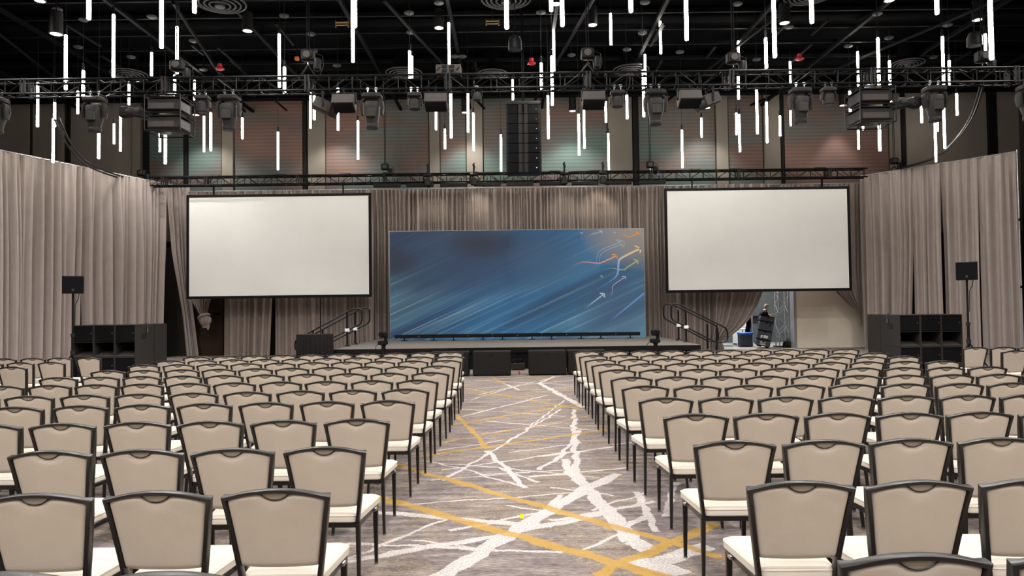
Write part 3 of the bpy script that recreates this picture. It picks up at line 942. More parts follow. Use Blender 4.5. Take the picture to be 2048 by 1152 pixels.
for i in range(7):
    cb = link('cabinet', cab_me, t, (0, 0, -.06 - i * cabh))
    link('grille', grl_me, cb)
    link('waveguide', pil_me, cb)
    link('badge', led_me, cb)
    link('rigging', rig_me, cb)
part('hanging_chain', MB().cyl((-.02, 0, .02), (-.02, 0, (ZC - c.z) / 1.1), .015, n=6).cyl((.02, 0, .02), (.02, 0, (ZC - c.z) / 1.1), .012, n=6), M_CEILPIPE, t)

# loose cables swooping from the truss
for pts, lb in (([(110, 240), (135, 290), (165, 325), (205, 345), (260, 362)], 'black cable bundle swooping from the truss to the left drape'),
                ([(1962, 168), (1940, 235), (1905, 285), (1865, 318), (1800, 338)], 'black cable bundle swooping from the truss to the right drape')):
    P = [at(px, py, 16.5 + i * 2.4) for i, (px, py) in enumerate(pts)]
    def cr(P, k=8):
        out = []
        for i in range(len(P) - 1):
            p0, p1, p2, p3 = P[max(i - 1, 0)], P[i], P[i + 1], P[min(i + 2, len(P) - 1)]
            for j in range(k):
                u = j / k
                out.append(.5 * ((2 * p1) + (p2 - p0) * u + (2 * p0 - 5 * p1 + 4 * p2 - p3) * u * u + (3 * p1 - p0 - 3 * p2 + p3) * u ** 3))
        return out + [P[-1]]
    C_ = cr(P)
    t = thing('cable_bundle', lb, 'cable', C_[0])
    for k, dx in enumerate((0, .09)):
        part('cable', MB().tube([p - C_[0] + Vector((dx, 0, dx * .6)) for p in C_], .028, 6), M_BLACK, t)

# ------------------------------------------------------------------ drapes
def drape(label, P0, P1, zt, zb, m, seed, fold=.2, amp=.055, e0=None, e1=None, rows=16, group=None, topflare=True, name='curtain', gather=None):
    """cloth hung between two plan points; e0/e1(t) give the side edges as fractions, t = 0 at the top"""
    rg = random.Random(seed)
    P0, P1 = Vector(P0), Vector(P1)
    Lx = (P1 - P0).length
    nrm = Vector((-(P1 - P0).y, (P1 - P0).x, 0)).normalized()
    nf = max(3, int(Lx / fold))
    # uneven fold widths
    ws = [rg.choice((.5, .7, .9, 1.0, 1.2, 1.6)) * rg.uniform(.85, 1.15) for _ in range(nf)]
    tot = sum(ws)
    n = nf * 8
    ph2 = [rg.uniform(0, 6.28) for _ in range(4)]
    am = [rg.uniform(.45, 1.25) for _ in range(nf + 1)]
    us, phs, ams = [], [], []
    acc = 0
    for k in range(nf):
        for j in range(8):
            us.append((acc + ws[k] * j / 8) / tot)
            phs.append(2 * math.pi * j / 8)
            ams.append(am[k] * min(1.3, ws[k]))
        acc += ws[k]
    us.append(1.0); phs.append(0.0); ams.append(am[-1])
    vs, fs = [], []
    for r in range(rows + 1):
        tt = r / rows
        if r:
            tt = tt ** 1.15
        z = zt + (zb - zt) * tt
        a0 = e0(tt) if e0 else 0.0
        a1 = e1(tt) if e1 else 1.0
        sq = (a1 - a0)
        for i, u in enumerate(us):
            uu = a0 + sq * u
            lean = math.sin(tt * 2.2 + ph2[0]) * .012
            p = P0 + (P1 - P0) * (uu + lean * (0 if i in (0, len(us) - 1) else 1) * .25)
            s = math.sin(phs[i] + .35 * math.sin(u * 9 + tt * 2 + ph2[1]))
            s = math.copysign(abs(s) ** .85, s)
            k = amp * ams[i] * (.55 + .55 * min(1, tt * 3)) * s
            k += amp * .5 * math.sin(u * Lx * 1.9 + ph2[2] + tt * 1.2) * min(1, tt * 2)
            if tt < .12:
                k += amp * .35 * math.sin(u * Lx * 44 + ph2[3]) * (1 - tt / .12)
            q = p + nrm * k
            vs.append((q.x, q.y, z))
    w = len(us)
    for r in range(rows):
        for i in range(w - 1):
            fs.append((r * w + i, r * w + i + 1, (r + 1) * w + i + 1, (r + 1) * w + i))
    base = ((P0.x + P1.x) / 2, (P0.y + P1.y) / 2, zb)
    mb = MB().add(vs, fs).shift((-base[0], -base[1], -base[2]))
    t = thing(name, label, 'curtain', base, group=group)
    me = mb.mesh('cloth', m)
    me.set_sharp_from_angle(angle=math.pi)
    link('cloth', me, t)
    return t
def pole(t, P0, P1, zt):
    b_ = Vector(t.location)
    part('top_rail', MB().cyl(Vector((P0[0], P0[1], zt)) - b_, Vector((P1[0], P1[1], zt)) - b_, .022, n=8), M_ALU, t)

ZD = 6.69
def lerp(a, b_, u):
    return a + (b_ - a) * u
def pw(pts):
    def fn(t):
        for (a, va), (b_, vb) in zip(pts, pts[1:]):
            if t <= b_:
                return va + (vb - va) * (t - a) / max(1e-6, b_ - a)
        return pts[-1][1]
    return fn
A = atz(-60, 288, ZD); A.z = 0
B = atz(372, 376, ZD); B.z = 0
def onl(px):
    # plan point on the left drape line at image column px (read along the drape top)
    q = atz(px, 300 + px * .2038, ZD)
    u = (Vector((q.x, q.y, 0)) - A).dot(B - A) / (B - A).length_squared
    p = A + (B - A) * u
    return (p.x, p.y, 0)
segs = [(-60, 40, 'leftmost grey drape panel at the picture edge', None, None),
        (40, 122, 'grey side drape panel behind the left speaker stand', None, pw([(0, 1), (.6, .99), (1, .93)])),
        (122, 164, 'narrow grey side drape panel left of the open slit', None, pw([(0, 1), (.3, .97), (1, .88)])),
        (164, 224, 'grey side drape panel right of the slit, above left subwoofers', pw([(0, 0), (.4, .01), (1, .1)]), None),
        (224, 270, 'narrow grey side drape panel above the middle of left subwoofers', None, None),
        (270, 333, 'grey side drape panel ending at the dark corner gap', None, pw([(0, 1), (.35, .98), (1, .88)]))]
for i, (a, b_, lb, e0, e1) in enumerate(segs):
    t = drape(lb, onl(a), onl(b_), ZD, .02, M_DRAPE, 20 + i, fold=.24, amp=.16, e0=e0, e1=e1, group='left side drapes', rows=14)
    pole(t, onl(a), onl(b_), ZD + .0)
P0, P1 = onl(333), (at(376, 500, 27.9).x, 27.9, 0)
t = drape('grey corner drape swept aside left of the left screen', P0, P1, ZD, .02, M_DRAPE, 40, fold=.2, amp=.09, e0=pw([(0, 0), (.4, .25), (.75, .75), (1, .95)]), e1=pw([(0, 1.05), (.6, 1.1), (1, 1.5)]), group='left side drapes')
pole(t, P0, P1, ZD)
# right side drapes
A2 = atz(1722, 352, ZD)
B2 = atz(2032, 303, ZD)
def onr(px):
    q = atz(px, 352 - (px - 1722) * .158, ZD)
    u = (Vector((q.x, q.y, 0)) - Vector((A2.x, A2.y, 0))).dot(Vector((B2.x - A2.x, B2.y - A2.y, 0))) / Vector((B2.x - A2.x, B2.y - A2.y, 0)).length_squared
    return (lerp(A2.x, B2.x, u), lerp(A2.y, B2.y, u), 0)
segs = [(1720, 1822, 'grey side drape panel between right screen and dark slit', None, pw([(0, 1), (.45, 1), (1, .92)])),
        (1822, 1880, 'grey side drape panel right of the dark slit', pw([(0, 0), (.45, .0), (1, .0)]), None),
        (1880, 1955, 'grey side drape panel behind the right speaker stand', None, None),
        (1955, 2033, 'rightmost grey drape panel ending at the pipe upright', None, pw([(0, 1), (.6, 1.0), (1, .99)]))]
for i, (a, b_, lb, e0, e1) in enumerate(segs):
    t = drape(lb, onr(a), onr(b_), ZD, .02, M_DRAPE, 60 + i, fold=.24, amp=.16, e0=e0, e1=e1, group='right side drapes', rows=14)
    pole(t, onr(a), onr(b_), ZD)
e = onr(2034)
t = thing('drape_upright', 'slim silver pipe upright at the right drape end', 'pole', (e[0], e[1], 0))
part('pipe', MB().cyl((0, 0, 0), (0, 0, ZD + .05), .025, n=10), M_ALU, t)
part('base_plate', MB().box(-.3, .3, -.3, .3, 0, .015), M_BLACK, t)
for z in (2.2, 4.4):
    part('collar', MB().cyl((0, 0, z), (0, 0, z + .08), .035, n=10), M_BLACK, t)
# back drapes
YD = 27.8
def xd(px, py=480):
    return at(px, py, YD).x
def edge(pa, pb, pts, zt, zb):
    """edge of a drape spanning image columns pa..pb at the top, from measured (column,row) points"""
    x0, x1 = xd(pa), xd(pb)
    out = []
    for px, py in pts:
        p = at(px, py, YD)
        out.append(((zt - p.z) / (zt - zb), (p.x - x0) / (x1 - x0)))
    return pw([(0, out[0][1])] + out + [(1.01, out[-1][1])])
def bdrape(a, b_, lb, seed, fold=.17, amp=.05, e0=None, e1=None, zb=.02, m=M_DRAPE2, rows=16, yo=0.0):
    t = drape(lb, (xd(a), YD + yo, 0), (xd(b_), YD + yo, 0), ZD - .2, zb, m, seed, fold=fold, amp=amp, e0=e0, e1=e1, group='back drapes', rows=rows)
    pole(t, (xd(a), YD), (xd(b_), YD), ZD - .2)
    return t
zt_ = ZD - .2
kz = at(408, 634, YD).z
t = bdrape(376, 450, 'grey back drape knotted up below the left screen', 80, e0=edge(376, 450, [(378, 560), (381, 598), (392, 618), (403, 634)], zt_, kz),
           e1=edge(376, 450, [(446, 560), (421, 600), (416, 620), (412, 634)], zt_, kz), zb=kz, fold=.14, rows=30, amp=.06)
kc = at(410, 634, YD) - Vector(t.location)
rings = []
for k in range(15):
    u = k / 14
    z = .1 - .52 * u
    rr_ = .1 + .13 * math.sin(math.pi * min(1, u * 1.15)) ** .8 * (1 if u < .8 else 1.2 - u)
    ring = []
    for i in range(40):
        a = 2 * math.pi * i / 40
        w_ = rr_ * (1 + .1 * math.sin(a * 7 + u * 7))
        ring.append((kc.x + .02 * math.sin(u * 4) + .05 * u + w_ * math.cos(a), kc.y - .06 + w_ * .8 * math.sin(a), kc.z + z))
    rings.append(ring)
part('knot', MB().loft(list(reversed(rings))), M_DRAPE2, t)
part('knot_wrap', MB().tube([(kc.x + .19 * math.cos(q) - .01, kc.y - .07 + .16 * math.sin(q), kc.z + .02 + .09 * math.cos(q + .6)) for q in [j * 2 * math.pi / 20 for j in range(20)]], .055, 8, closed=True), M_DRAPE2, t)
part('knot_tail', MB().sweep([(kc.x + .1, kc.y - .1, kc.z - .25), (kc.x + .17, kc.y - .1, kc.z - .36), (kc.x + .16, kc.y - .1, kc.z - .5)], [.1, .13, .05], [.06, .05, .02]), M_DRAPE2, t)
bdrape(448, 546, 'grey back drape between the dark door and slit', 81, e1=pw([(0, 1), (.6, 1), (1, .93)]), fold=.26, amp=.11)
bdrape(549, 640, 'grey back drape right of the slit behind the black table', 82, e0=pw([(0, 0), (1, 0)]), fold=.24, amp=.11)
bdrape(640, 748, 'grey back drape behind the left stage stairs', 83, fold=.22, amp=.1)
for i, (a, b_, lb) in enumerate(((748, 860, 'pleated grey back drape above the backdrop left corner'), (860, 950, 'pleated grey back drape above the backdrop, left of its middle'),
                                 (950, 1045, 'pleated grey back drape above the middle of the backdrop'), (1045, 1150, 'pleated grey back drape above the backdrop, right of its middle'),
                                 (1150, 1245, 'pleated grey back drape above the arrows of the backdrop'), (1245, 1335, 'pleated grey back drape between backdrop and right screen'))):
    bdrape(a, b_, lb, 84 + i, fold=.14, amp=.095)
bdrape(1335, 1440, 'grey back drape behind the right stage stairs', 91, fold=.2, amp=.1)
bdrape(1440, 1560, 'grey back drape tied aside below the right screen', 92, e0=edge(1440, 1560, [(1424, 560), (1424, 640), (1420, 690)], zt_, .02),
       e1=edge(1440, 1560, [(1540, 540), (1521, 587), (1511, 612), (1498, 635), (1482, 653), (1459, 671), (1440, 681), (1446, 700)], zt_, .02), fold=.2, amp=.07, rows=40, yo=-.2)
bdrape(1640, 1724, 'grey back drape swept right of the service opening', 93, e0=edge(1640, 1724, [(1650, 540), (1672, 584), (1695, 607), (1714, 621), (1719, 640)], zt_, .9),
       e1=edge(1640, 1724, [(1724, 500), (1724, 640)], zt_, .9), fold=.15, amp=.05, rows=30, zb=.9)
bdrape(1560, 1640, 'short grey back drape seen over the top of right screen', 94, zb=2.6, fold=.17)

# ------------------------------------------------------------------ projection screens
def screen(c4, Y, label, seed):
    pts = [at(px, py, Y) for px, py in c4]
    x0 = (pts[0].x + pts[2].x) / 2
    x1 = (pts[1].x + pts[3].x) / 2
    z1 = (pts[0].z + pts[1].z) / 2
    z0 = (pts[2].z + pts[3].z) / 2
    cx = (x0 + x1) / 2
    w, h = (x1 - x0) / 2, z1 - z0
    t = thing('projection_screen', label, 'screen', (cx, Y, z0), group='blank projection screens')
    f = .1
    part('frame_bar', MB().bevbox(-w, w, -.03, .05, 0, f, .012), M_BLACK, t)
    part('frame_bar', MB().bevbox(-w, w, -.03, .05, h - f, h, .012), M_BLACK, t)
    part('frame_bar', MB().bevbox(-w, -w + f, -.029, .051, f, h - f, .012), M_BLACK, t)
    part('frame_bar', MB().bevbox(w - f, w, -.029, .051, f, h - f, .012), M_BLACK, t)
    part('fabric', MB().box(-w + f * .8, w - f * .8, -.005, .01, f * .8, h - f * .8), M_SCREEN, t)
    for s in (-.7, .7):
        part('strap', MB().box(s * w - .012, s * w + .012, -.11, .02, h - .02, ZR + .02 - z0), M_BLACK, t)
screen(((371.5, 388), (742.5, 388), (374.5, 598), (743.5, 594)), 26.6, 'blank white projection screen in a black frame, left of the backdrop', 1)
screen(((1327, 378), (1700, 371.5), (1333, 587), (1702.5, 580)), 26.6, 'blank white projection screen in a black frame, right of the backdrop', 2)

# ------------------------------------------------------------------ stage
ZS = .637
YS0, YS1 = 20.5, 27.0
sx0, sx1 = at(668, 698, YS0).x, at(1401, 689.5, YS0).x
stg = thing('stage', 'low grey carpeted stage with a black skirt', 'stage', ((sx0 + sx1) / 2, YS0, 0))
hw = (sx1 - sx0) / 2
part('deck', MB().bevbox(-hw, hw, 0, YS1 - YS0, ZS - .02, ZS, .008), M_CARPETSTAGE, stg)
part('deck_edge', MB().box(-hw - .01, hw + .01, -.012, YS1 - YS0, ZS - .16, ZS - .022), M_BLKSH, stg)
n = 120
vs = []
for i in range(n + 1):
    x = -hw + 2 * hw * i / n
    y = .03 + .02 * math.sin(i * 1.9)
    vs += [(x, y, ZS - .15), (x, y - .02 * math.sin(i * 1.3), 0.005)]
part('skirt', MB().add(vs, [(2 * i, 2 * i + 1, 2 * i + 3, 2 * i + 2) for i in range(n)]), M_SKIRT, stg)
part('side_skirt', MB().box(-hw + .01, -hw + .03, .03, YS1 - YS0, .005, ZS - .15), M_SKIRT, stg)
part('side_skirt', MB().box(hw - .03, hw - .01, .03, YS1 - YS0, .005, ZS - .15), M_SKIRT, stg)
# low subwoofers in front of the stage
YW = 18.5
for i, (a, b_, lb) in enumerate(((861, 937, 'black subwoofer on the floor partly hidden by the left front chairs'), (945.4, 1021.6, 'black subwoofer on the floor before the stage, left of the gap'),
                                 (1057.5, 1133, 'black subwoofer on the floor before the stage, right of the gap'), (1136.5, 1212, 'black subwoofer on the floor partly hidden by right front chairs'))):
    xa, xb = at(a, 730, YW).x, at(b_, 730, YW).x
    w = (xb - xa) / 2
    t = thing('stage_subwoofer', lb, 'subwoofer', ((xa + xb) / 2, YW, 0), group='floor subwoofers before the stage')
    part('cabinet', MB().bevbox(-w, w, 0, .56, .012, .635, .01), M_SUBFRONT, t)
    part('front_grille', MB().bevbox(-w + .02, w - .02, -.012, .004, .03, .6, .006), M_SUBFRONT, t)
    part('badge', MB().box(-.06, .04, -.017, -.011, .53, .56), M_BLKSH, t)
    for x in (-w + .08, w - .08):
        part('foot', MB().box(x - .04, x + .04, .04, .5, 0, .014), M_BLACK, t)
c = atz(1036, 738, 0)
t = thing('floor_monitor_box', 'small black amplifier box on the carpet between the floor subwoofers', 'amplifier', (c.x, 20.1, 0))
part('case', MB().bevbox(-.2, .19, 0, .3, .02, .19, .01), M_CHAR, t)
part('foot', MB().box(-.18, -.14, .02, .28, 0, .022).box(.13, .17, .02, .28, 0, .022), M_BLACK, t)
for k in range(3):
    part('cable', MB().tube([(-.15 + k * .14, .1, .19), (-.17 + k * .16, .05, .28 + .03 * k), (-.05 + k * .14, .05, .3), (.02 + k * .12, .12, .2)], .014, 6), M_BLACK, t)
o = part('tape_strip', MB().box(-.02, .02, -.6, .6, 0, .003), M_RED, None, loc=(atz(1038, 745, 0).x, 19.3, 0))
tag(o, 'thin red tape strip on the carpet between the floor subwoofers', 'tape')

# ------------------------------------------------------------------ printed backdrop
def backdrop_material(wd, ht):
    m = bpy.data.materials.new('printed_backdrop')
    m.use_nodes = True
    nt = m.node_tree
    N, L = nt.nodes, nt.links
    b = N['Principled BSDF']
    b.inputs['Roughness'].default_value = .55
    tc = N.new('ShaderNodeTexCoord')
    P = tc.outputs['Object']
    def mt(op, a, bb=0.0, cc=0.0, clamp=False):
        n = N.new('ShaderNodeMath')
        n.operation = op
        n.use_clamp = clamp
        for i, q in enumerate((a, bb, cc)):
            if isinstance(q, (int, float)):
                n.inputs[i].default_value = q
            else:
                L.new(q, n.inputs[i])
        return n.outputs[0]
    sp = N.new('ShaderNodeSeparateXYZ')
    L.new(P, sp.inputs[0])
    u = mt('DIVIDE', sp.outputs[0], wd)
    v = mt('DIVIDE', sp.outputs[2], ht)
    def streak(rot, sx, sz, scale, detail, seed):
        mp = N.new('ShaderNodeMapping')
        mp.vector_type = 'POINT'
        mp.inputs['Location'].default_value = (seed, seed * 2.1, seed * .7)
        mp.inputs['Rotation'].default_value = (0, math.radians(rot), 0)
        mp.inputs['Scale'].default_value = (1, 1, 1)
        L.new(P, mp.inputs[0])
        m2 = N.new('ShaderNodeMapping')
        m2.inputs['Scale'].default_value = (sx, 1, sz)
        L.new(mp.outputs[0], m2.inputs[0])
        n = N.new('ShaderNodeTexNoise')
        n.inputs['Scale'].default_value = scale
        n.inputs['Detail'].default_value = detail
        L.new(m2.outputs[0], n.inputs['Vector'])
        return n.outputs['Fac']
    big = streak(24, .09, 1.0, .95, 2, 3.3)
    fine = streak(24, .05, 4.0, 1.6, 4, 7.1)
    hair = streak(24, .18, 16.0, 1.0, 2, 1.7)
    def mix(fac, a, c, mode='MIX'):
        n = N.new('ShaderNodeMix')
        n.data_type = 'RGBA'
        n.blend_type = mode
        for s, q in ((0, fac), (6, a), (7, c)):
            if isinstance(q, (int, float)):
                n.inputs[s].default_value = q
            elif isinstance(q, tuple):
                n.inputs[s].default_value = q
            else:
                L.new(q, n.inputs[s])
        return n.outputs[2]
    def C(r, g, b_):
        return lin((r, g, b_)) + (1,)
    # base: navy at upper left to mid blue lower right
    # u - v runs 0 (top left) .. 1 (bottom right)
    g1 = mt('ADD', mt('MULTIPLY', u, .75), mt('MULTIPLY', mt('SUBTRACT', 1.0, v), .35), 0, True)
    rp = N.new('ShaderNodeValToRGB')
    e = rp.color_ramp.elements
    e[0].position, e[0].color = .05, C(36, 62, 94)
    e[1].position, e[1].color = .95, C(64, 104, 136)
    for p_, c_ in ((.3, (38, 70, 102)), (.55, (40, 98, 144)), (.75, (50, 108, 152))):
        k = e.new(p_)
        k.color = C(*c_)
    L.new(g1, rp.inputs[0])
    base = rp.outputs[0]
    low = mt('SUBTRACT', 1.15, v, 0, True)
    sb = mt('MULTIPLY', mt('MULTIPLY_ADD', big, 3.6, -1.75, True), mt('MULTIPLY_ADD', low, .75, .05, True))
    base = mix(sb, base, C(112, 160, 182))
    sd = mt('MULTIPLY_ADD', big, -4.0, 1.75, True)
    base = mix(mt('MULTIPLY', sd, .9), base, C(28, 46, 80))
    ff = mt('MULTIPLY', mt('MULTIPLY_ADD', fine, 3.4, -1.75, True), mt('MULTIPLY', low, .55))
    base = mix(ff, base, C(120, 172, 196))
    hh = mt('MULTIPLY', mt('MULTIPLY_ADD', hair, 6.0, -3.7, True), mt('MULTIPLY', low, .5))
    base = mix(hh, base, C(170, 205, 215))
    # soft dark patches in the upper left half
    def blob(cu, cv, ru, rv, amt, col, base):
        du = mt('DIVIDE', mt('SUBTRACT', u, cu), ru)
        dv = mt('DIVIDE', mt('SUBTRACT', v, cv), rv)
        d = mt('ADD', mt('MULTIPLY', du, du), mt('MULTIPLY', dv, dv))
        f = mt('MULTIPLY', mt('SUBTRACT', 1.0, d, 0, True), amt)
        return mix(f, base, col)
    base = blob(.3, .72, .5, .34, .8, C(40, 64, 98), base)
    base = blob(.36, .88, .16, .16, .8, C(36, 40, 60), base)
    base = blob(.02, .72, .1, .16, .7, C(40, 40, 54), base)
    base = blob(.58, .72, .14, .26, .6, C(60, 98, 136), base)
    base = blob(1.0, 1.0, .26, .4, .9, C(160, 148, 142), base)
    base = blob(.88, .25, .16, .3, .6, C(58, 84, 118), base)
    L.new(base, b.inputs['Base Color'])
    return m
YK = 25.8
bc = [at(px, py, YK) for px, py in ((779, 463), (1287, 457), (780.5, 681), (1291, 673))]
bx0, bx1 = (bc[0].x + bc[2].x) / 2, (bc[1].x + bc[3].x) / 2
bz1, bz0 = (bc[0].z + bc[1].z) / 2, ZS
bw_, bh_ = bx1 - bx0, bz1 - bz0
bd = thing('printed_backdrop', 'wide blue backdrop printed with streaks and curved arrows on stage', 'backdrop', (bx0, YK, bz0))
part('printed_panel', MB().box(0, bw_, 0, .05, 0, bh_), backdrop_material(bw_, bh_), bd, smooth=False)
part('edge_frame', MB().box(-.012, 0, .002, .06, 0, bh_ + .012).box(bw_, bw_ + .012, .002, .06, 0, bh_ + .012).box(0, bw_, .002, .06, bh_, bh_ + .012), M_ALU, bd)
for x in (.8, bw_ / 2, bw_ - .8):
    part('rear_brace', MB().cyl((x, .05, bh_ * .8), (x, .75, 0.01), .02, n=8).box(x - .05, x + .05, .05, .8, 0, .02), M_ALU, bd)
M_PRINT = bpy.data.materials.new('arrow_print')
M_PRINT.use_nodes = True
_n = M_PRINT.node_tree.nodes.new('ShaderNodeVertexColor')
_n.layer_name = 'ink'
M_PRINT.node_tree.links.new(_n.outputs[0], M_PRINT.node_tree.nodes['Principled BSDF'].inputs['Base Color'])
M_PRINT.node_tree.nodes['Principled BSDF'].inputs['Roughness'].default_value = .55
def smooth_path(P, k=6):
    out = []
    for i in range(len(P) - 1):
        p0, p1, p2, p3 = P[max(i - 1, 0)], P[i], P[i + 1], P[min(i + 2, len(P) - 1)]
        for j in range(k):
            s = j / k
            out.append(tuple(.5 * ((2 * p1[c]) + (p2[c] - p0[c]) * s + (2 * p0[c] - 5 * p1[c] + 4 * p2[c] - p3[c]) * s * s + (3 * p1[c] - p0[c] - 3 * p2[c] + p3[c]) * s ** 3) for c in (0, 1)))
    return out + [P[-1]]
def arrow(strokes, lift, label):
    """strokes: (points in crop px, width px, start colour, end colour, smooth)"""
    vs, fs, cols = [], [], []
    for pts, wpx, c0, c1, sm in strokes:
        loc = []
        for x, y in pts:
            q = at(1100 + x / 5.76, 440 + y / 5.76, YK)
            loc.append((q.x - bx0, q.z - bz0))
        if sm:
            loc = smooth_path(loc)
        wd = wpx * 1.3 / 5.76 * YK / F
        n0 = len(vs)
        N_ = len(loc)
        for i, (x, z) in enumerate(loc):
            a, b_ = loc[max(i - 1, 0)], loc[min(i + 1, N_ - 1)]
            dx, dz = b_[0] - a[0], b_[1] - a[1]
            l = math.hypot(dx, dz) or 1
            nx, nz = -dz / l * wd / 2, dx / l * wd / 2
            if sm:
                k = min(1, .25 + i / N_ * 1.8)
                nx, nz = nx * k, nz * k
            cl = lambda p_: min(max(p_, .004), bw_ - .004)
            vs += [(cl(x + nx), -lift, z + nz), (cl(x - nx), -lift, z - nz)]
            u = i / max(1, N_ - 1)
            if isinstance(c0[0], tuple):
                ca, cm = c0
                u2 = (u / .62, ca, cm) if u < .62 else ((u - .62) / .38, cm, c1)
            else:
                u2 = (u, c0, c1)
            col = tuple(lerp(a_, b2, u2[0]) for a_, b2 in zip(lin(u2[1]), lin(u2[2]))) + (1,)
            cols += [col, col]
        for i in range(N_ - 1):
            fs.append((n0 + 2 * i, n0 + 2 * i + 1, n0 + 2 * i + 3, n0 + 2 * i + 2))
    me = MB().add(vs, fs).mesh('arrow', M_PRINT, False)
    at_ = me.color_attributes.new('ink', 'FLOAT_COLOR', 'POINT')
    for i, cc in enumerate(cols):
        at_.data[i].color = cc
    o = link('arrow', me, bd)
    o['label'] = label
OR_, YE, GR_, PU, LB, BL = (250, 164, 78), (250, 212, 140), (186, 202, 108), (204, 168, 208), (168, 206, 232), (128, 176, 232)
arrow([([(735, 190), (790, 163), (840, 170), (900, 192), (940, 185), (1025, 150)], 9, (150, 130, 124), OR_, 1), ([(985, 138), (1030, 147)], 9, OR_, OR_, 0), ([(1030, 145), (1027, 173)], 9, OR_, OR_, 0)], .003, 'orange arrow')
arrow([([(430, 225), (470, 170), (500, 160), (600, 131)], 7, (90, 120, 150), LB, 1), ([(565, 124), (603, 131)], 7, LB, LB, 0), ([(602, 129), (595, 156)], 7, LB, LB, 0)], .003, 'pale blue arrow')
arrow([([(375, 612), (500, 540), (535, 490), (545, 410), (580, 350), (680, 305), (815, 254)], 4, (80, 120, 160), (180, 205, 225), 1),
       ([(370, 628), (520, 560), (565, 500), (575, 420), (610, 370), (690, 330), (835, 276)], 4, (80, 120, 160), (180, 205, 225), 1),
       ([(815, 254), (768, 238), (770, 223), (858, 250), (850, 313), (824, 306), (834, 276)], 4, (180, 205, 225), (180, 205, 225), 0)], .0035, 'outlined white arrow')
arrow([([(220, 545), (300, 510), (370, 485), (440, 487), (560, 497), (620, 480), (770, 410)], 10, ((100, 104, 150), (206, 150, 168)), OR_, 1), ([(715, 395), (776, 408)], 10, OR_, OR_, 0), ([(774, 405), (768, 441)], 10, OR_, OR_, 0)], .004, 'pink to orange arrow')
arrow([([(540, 800), (700, 700), (760, 650), (785, 590), (790, 500), (820, 440), (1040, 328)], 18, ((60, 106, 166), (128, 176, 228)), YE, 1), ([(975, 296), (1043, 326)], 11, YE, (240, 225, 195), 0), ([(1040, 322), (1038, 377)], 11, YE, (240, 225, 195), 0)], .0045, 'thick blue to yellow arrow')
arrow([([(610, 580), (690, 555), (760, 562), (850, 575), (890, 545), (1010, 468)], 9, (84, 130, 180), GR_, 1), ([(963, 455), (1013, 466)], 9, GR_, GR_, 0), ([(1012, 463), (1010, 504)], 9, GR_, GR_, 0)], .004, 'green arrow')
arrow([([(640, 915), (700, 878), (720, 810), (730, 750), (870, 655)], 6, (84, 100, 140), PU, 1), ([(828, 649), (872, 653)], 6, PU, PU, 0), ([(870, 651), (871, 679)], 6, PU, PU, 0)], .003, 'purple arrow')
arrow([([(400, 1022), (500, 945), (625, 850)], 11, (70, 110, 150), (176, 206, 220), 1), ([(574, 845), (630, 848)], 11, (176, 206, 220), (176, 206, 220), 0), ([(627, 845), (625, 891)], 11, (176, 206, 220), (176, 206, 220), 0)], .003, 'pale straight arrow')
arrow([([(690, 1160), (870, 1020), (1084, 842)], 14, (76, 116, 176), (110, 156, 216), 1)], .003, 'blue streak')
for x, y in ((345, 148), (725, 142), (577, 645)):
    arrow([([(x, y), (x + 26, y - 2)], 5, LB, LB, 0), ([(x + 26, y - 4), (x + 24, y + 16)], 5, LB, LB, 0)], .003, 'small arrow head')
# floor batten in front of the backdrop
ba, bb2 = at(789, 668, 25.2), at(1280, 664, 25.2)
nb = 5
for i in range(nb):
    xa, xb = lerp(ba.x, bb2.x, i / nb), lerp(ba.x, bb2.x, (i + 1) / nb)
    w = (xb - xa) / 2
    t = thing('floor_batten', 'long black light bar on the stage before the backdrop, %s from the left' % ordn(i + 1), 'stage light', ((xa + xb) / 2, 25.2, ZS), group='light bars on the stage floor')
    part('bar', MB().bevbox(-w + .005, w - .005, -.07, .07, .1, .22, .012), M_BLACK, t)
    part('lens_strip', MB().box(-w + .05, w - .05, -.04, .04, .219, .226), M_CHAR, t)
    for x in (-w * .6, w * .6):
        part('foot', MB().box(x - .1, x + .1, -.12, .12, 0, .02).box(x - .02, x + .02, -.02, .02, .02, .1), M_BLACK, t)
    part('knob', MB().lathe([(.02, -.085), (.02, -.07)], n=8, c=(0, 0, .16), axis='y'), M_CHROME, t)

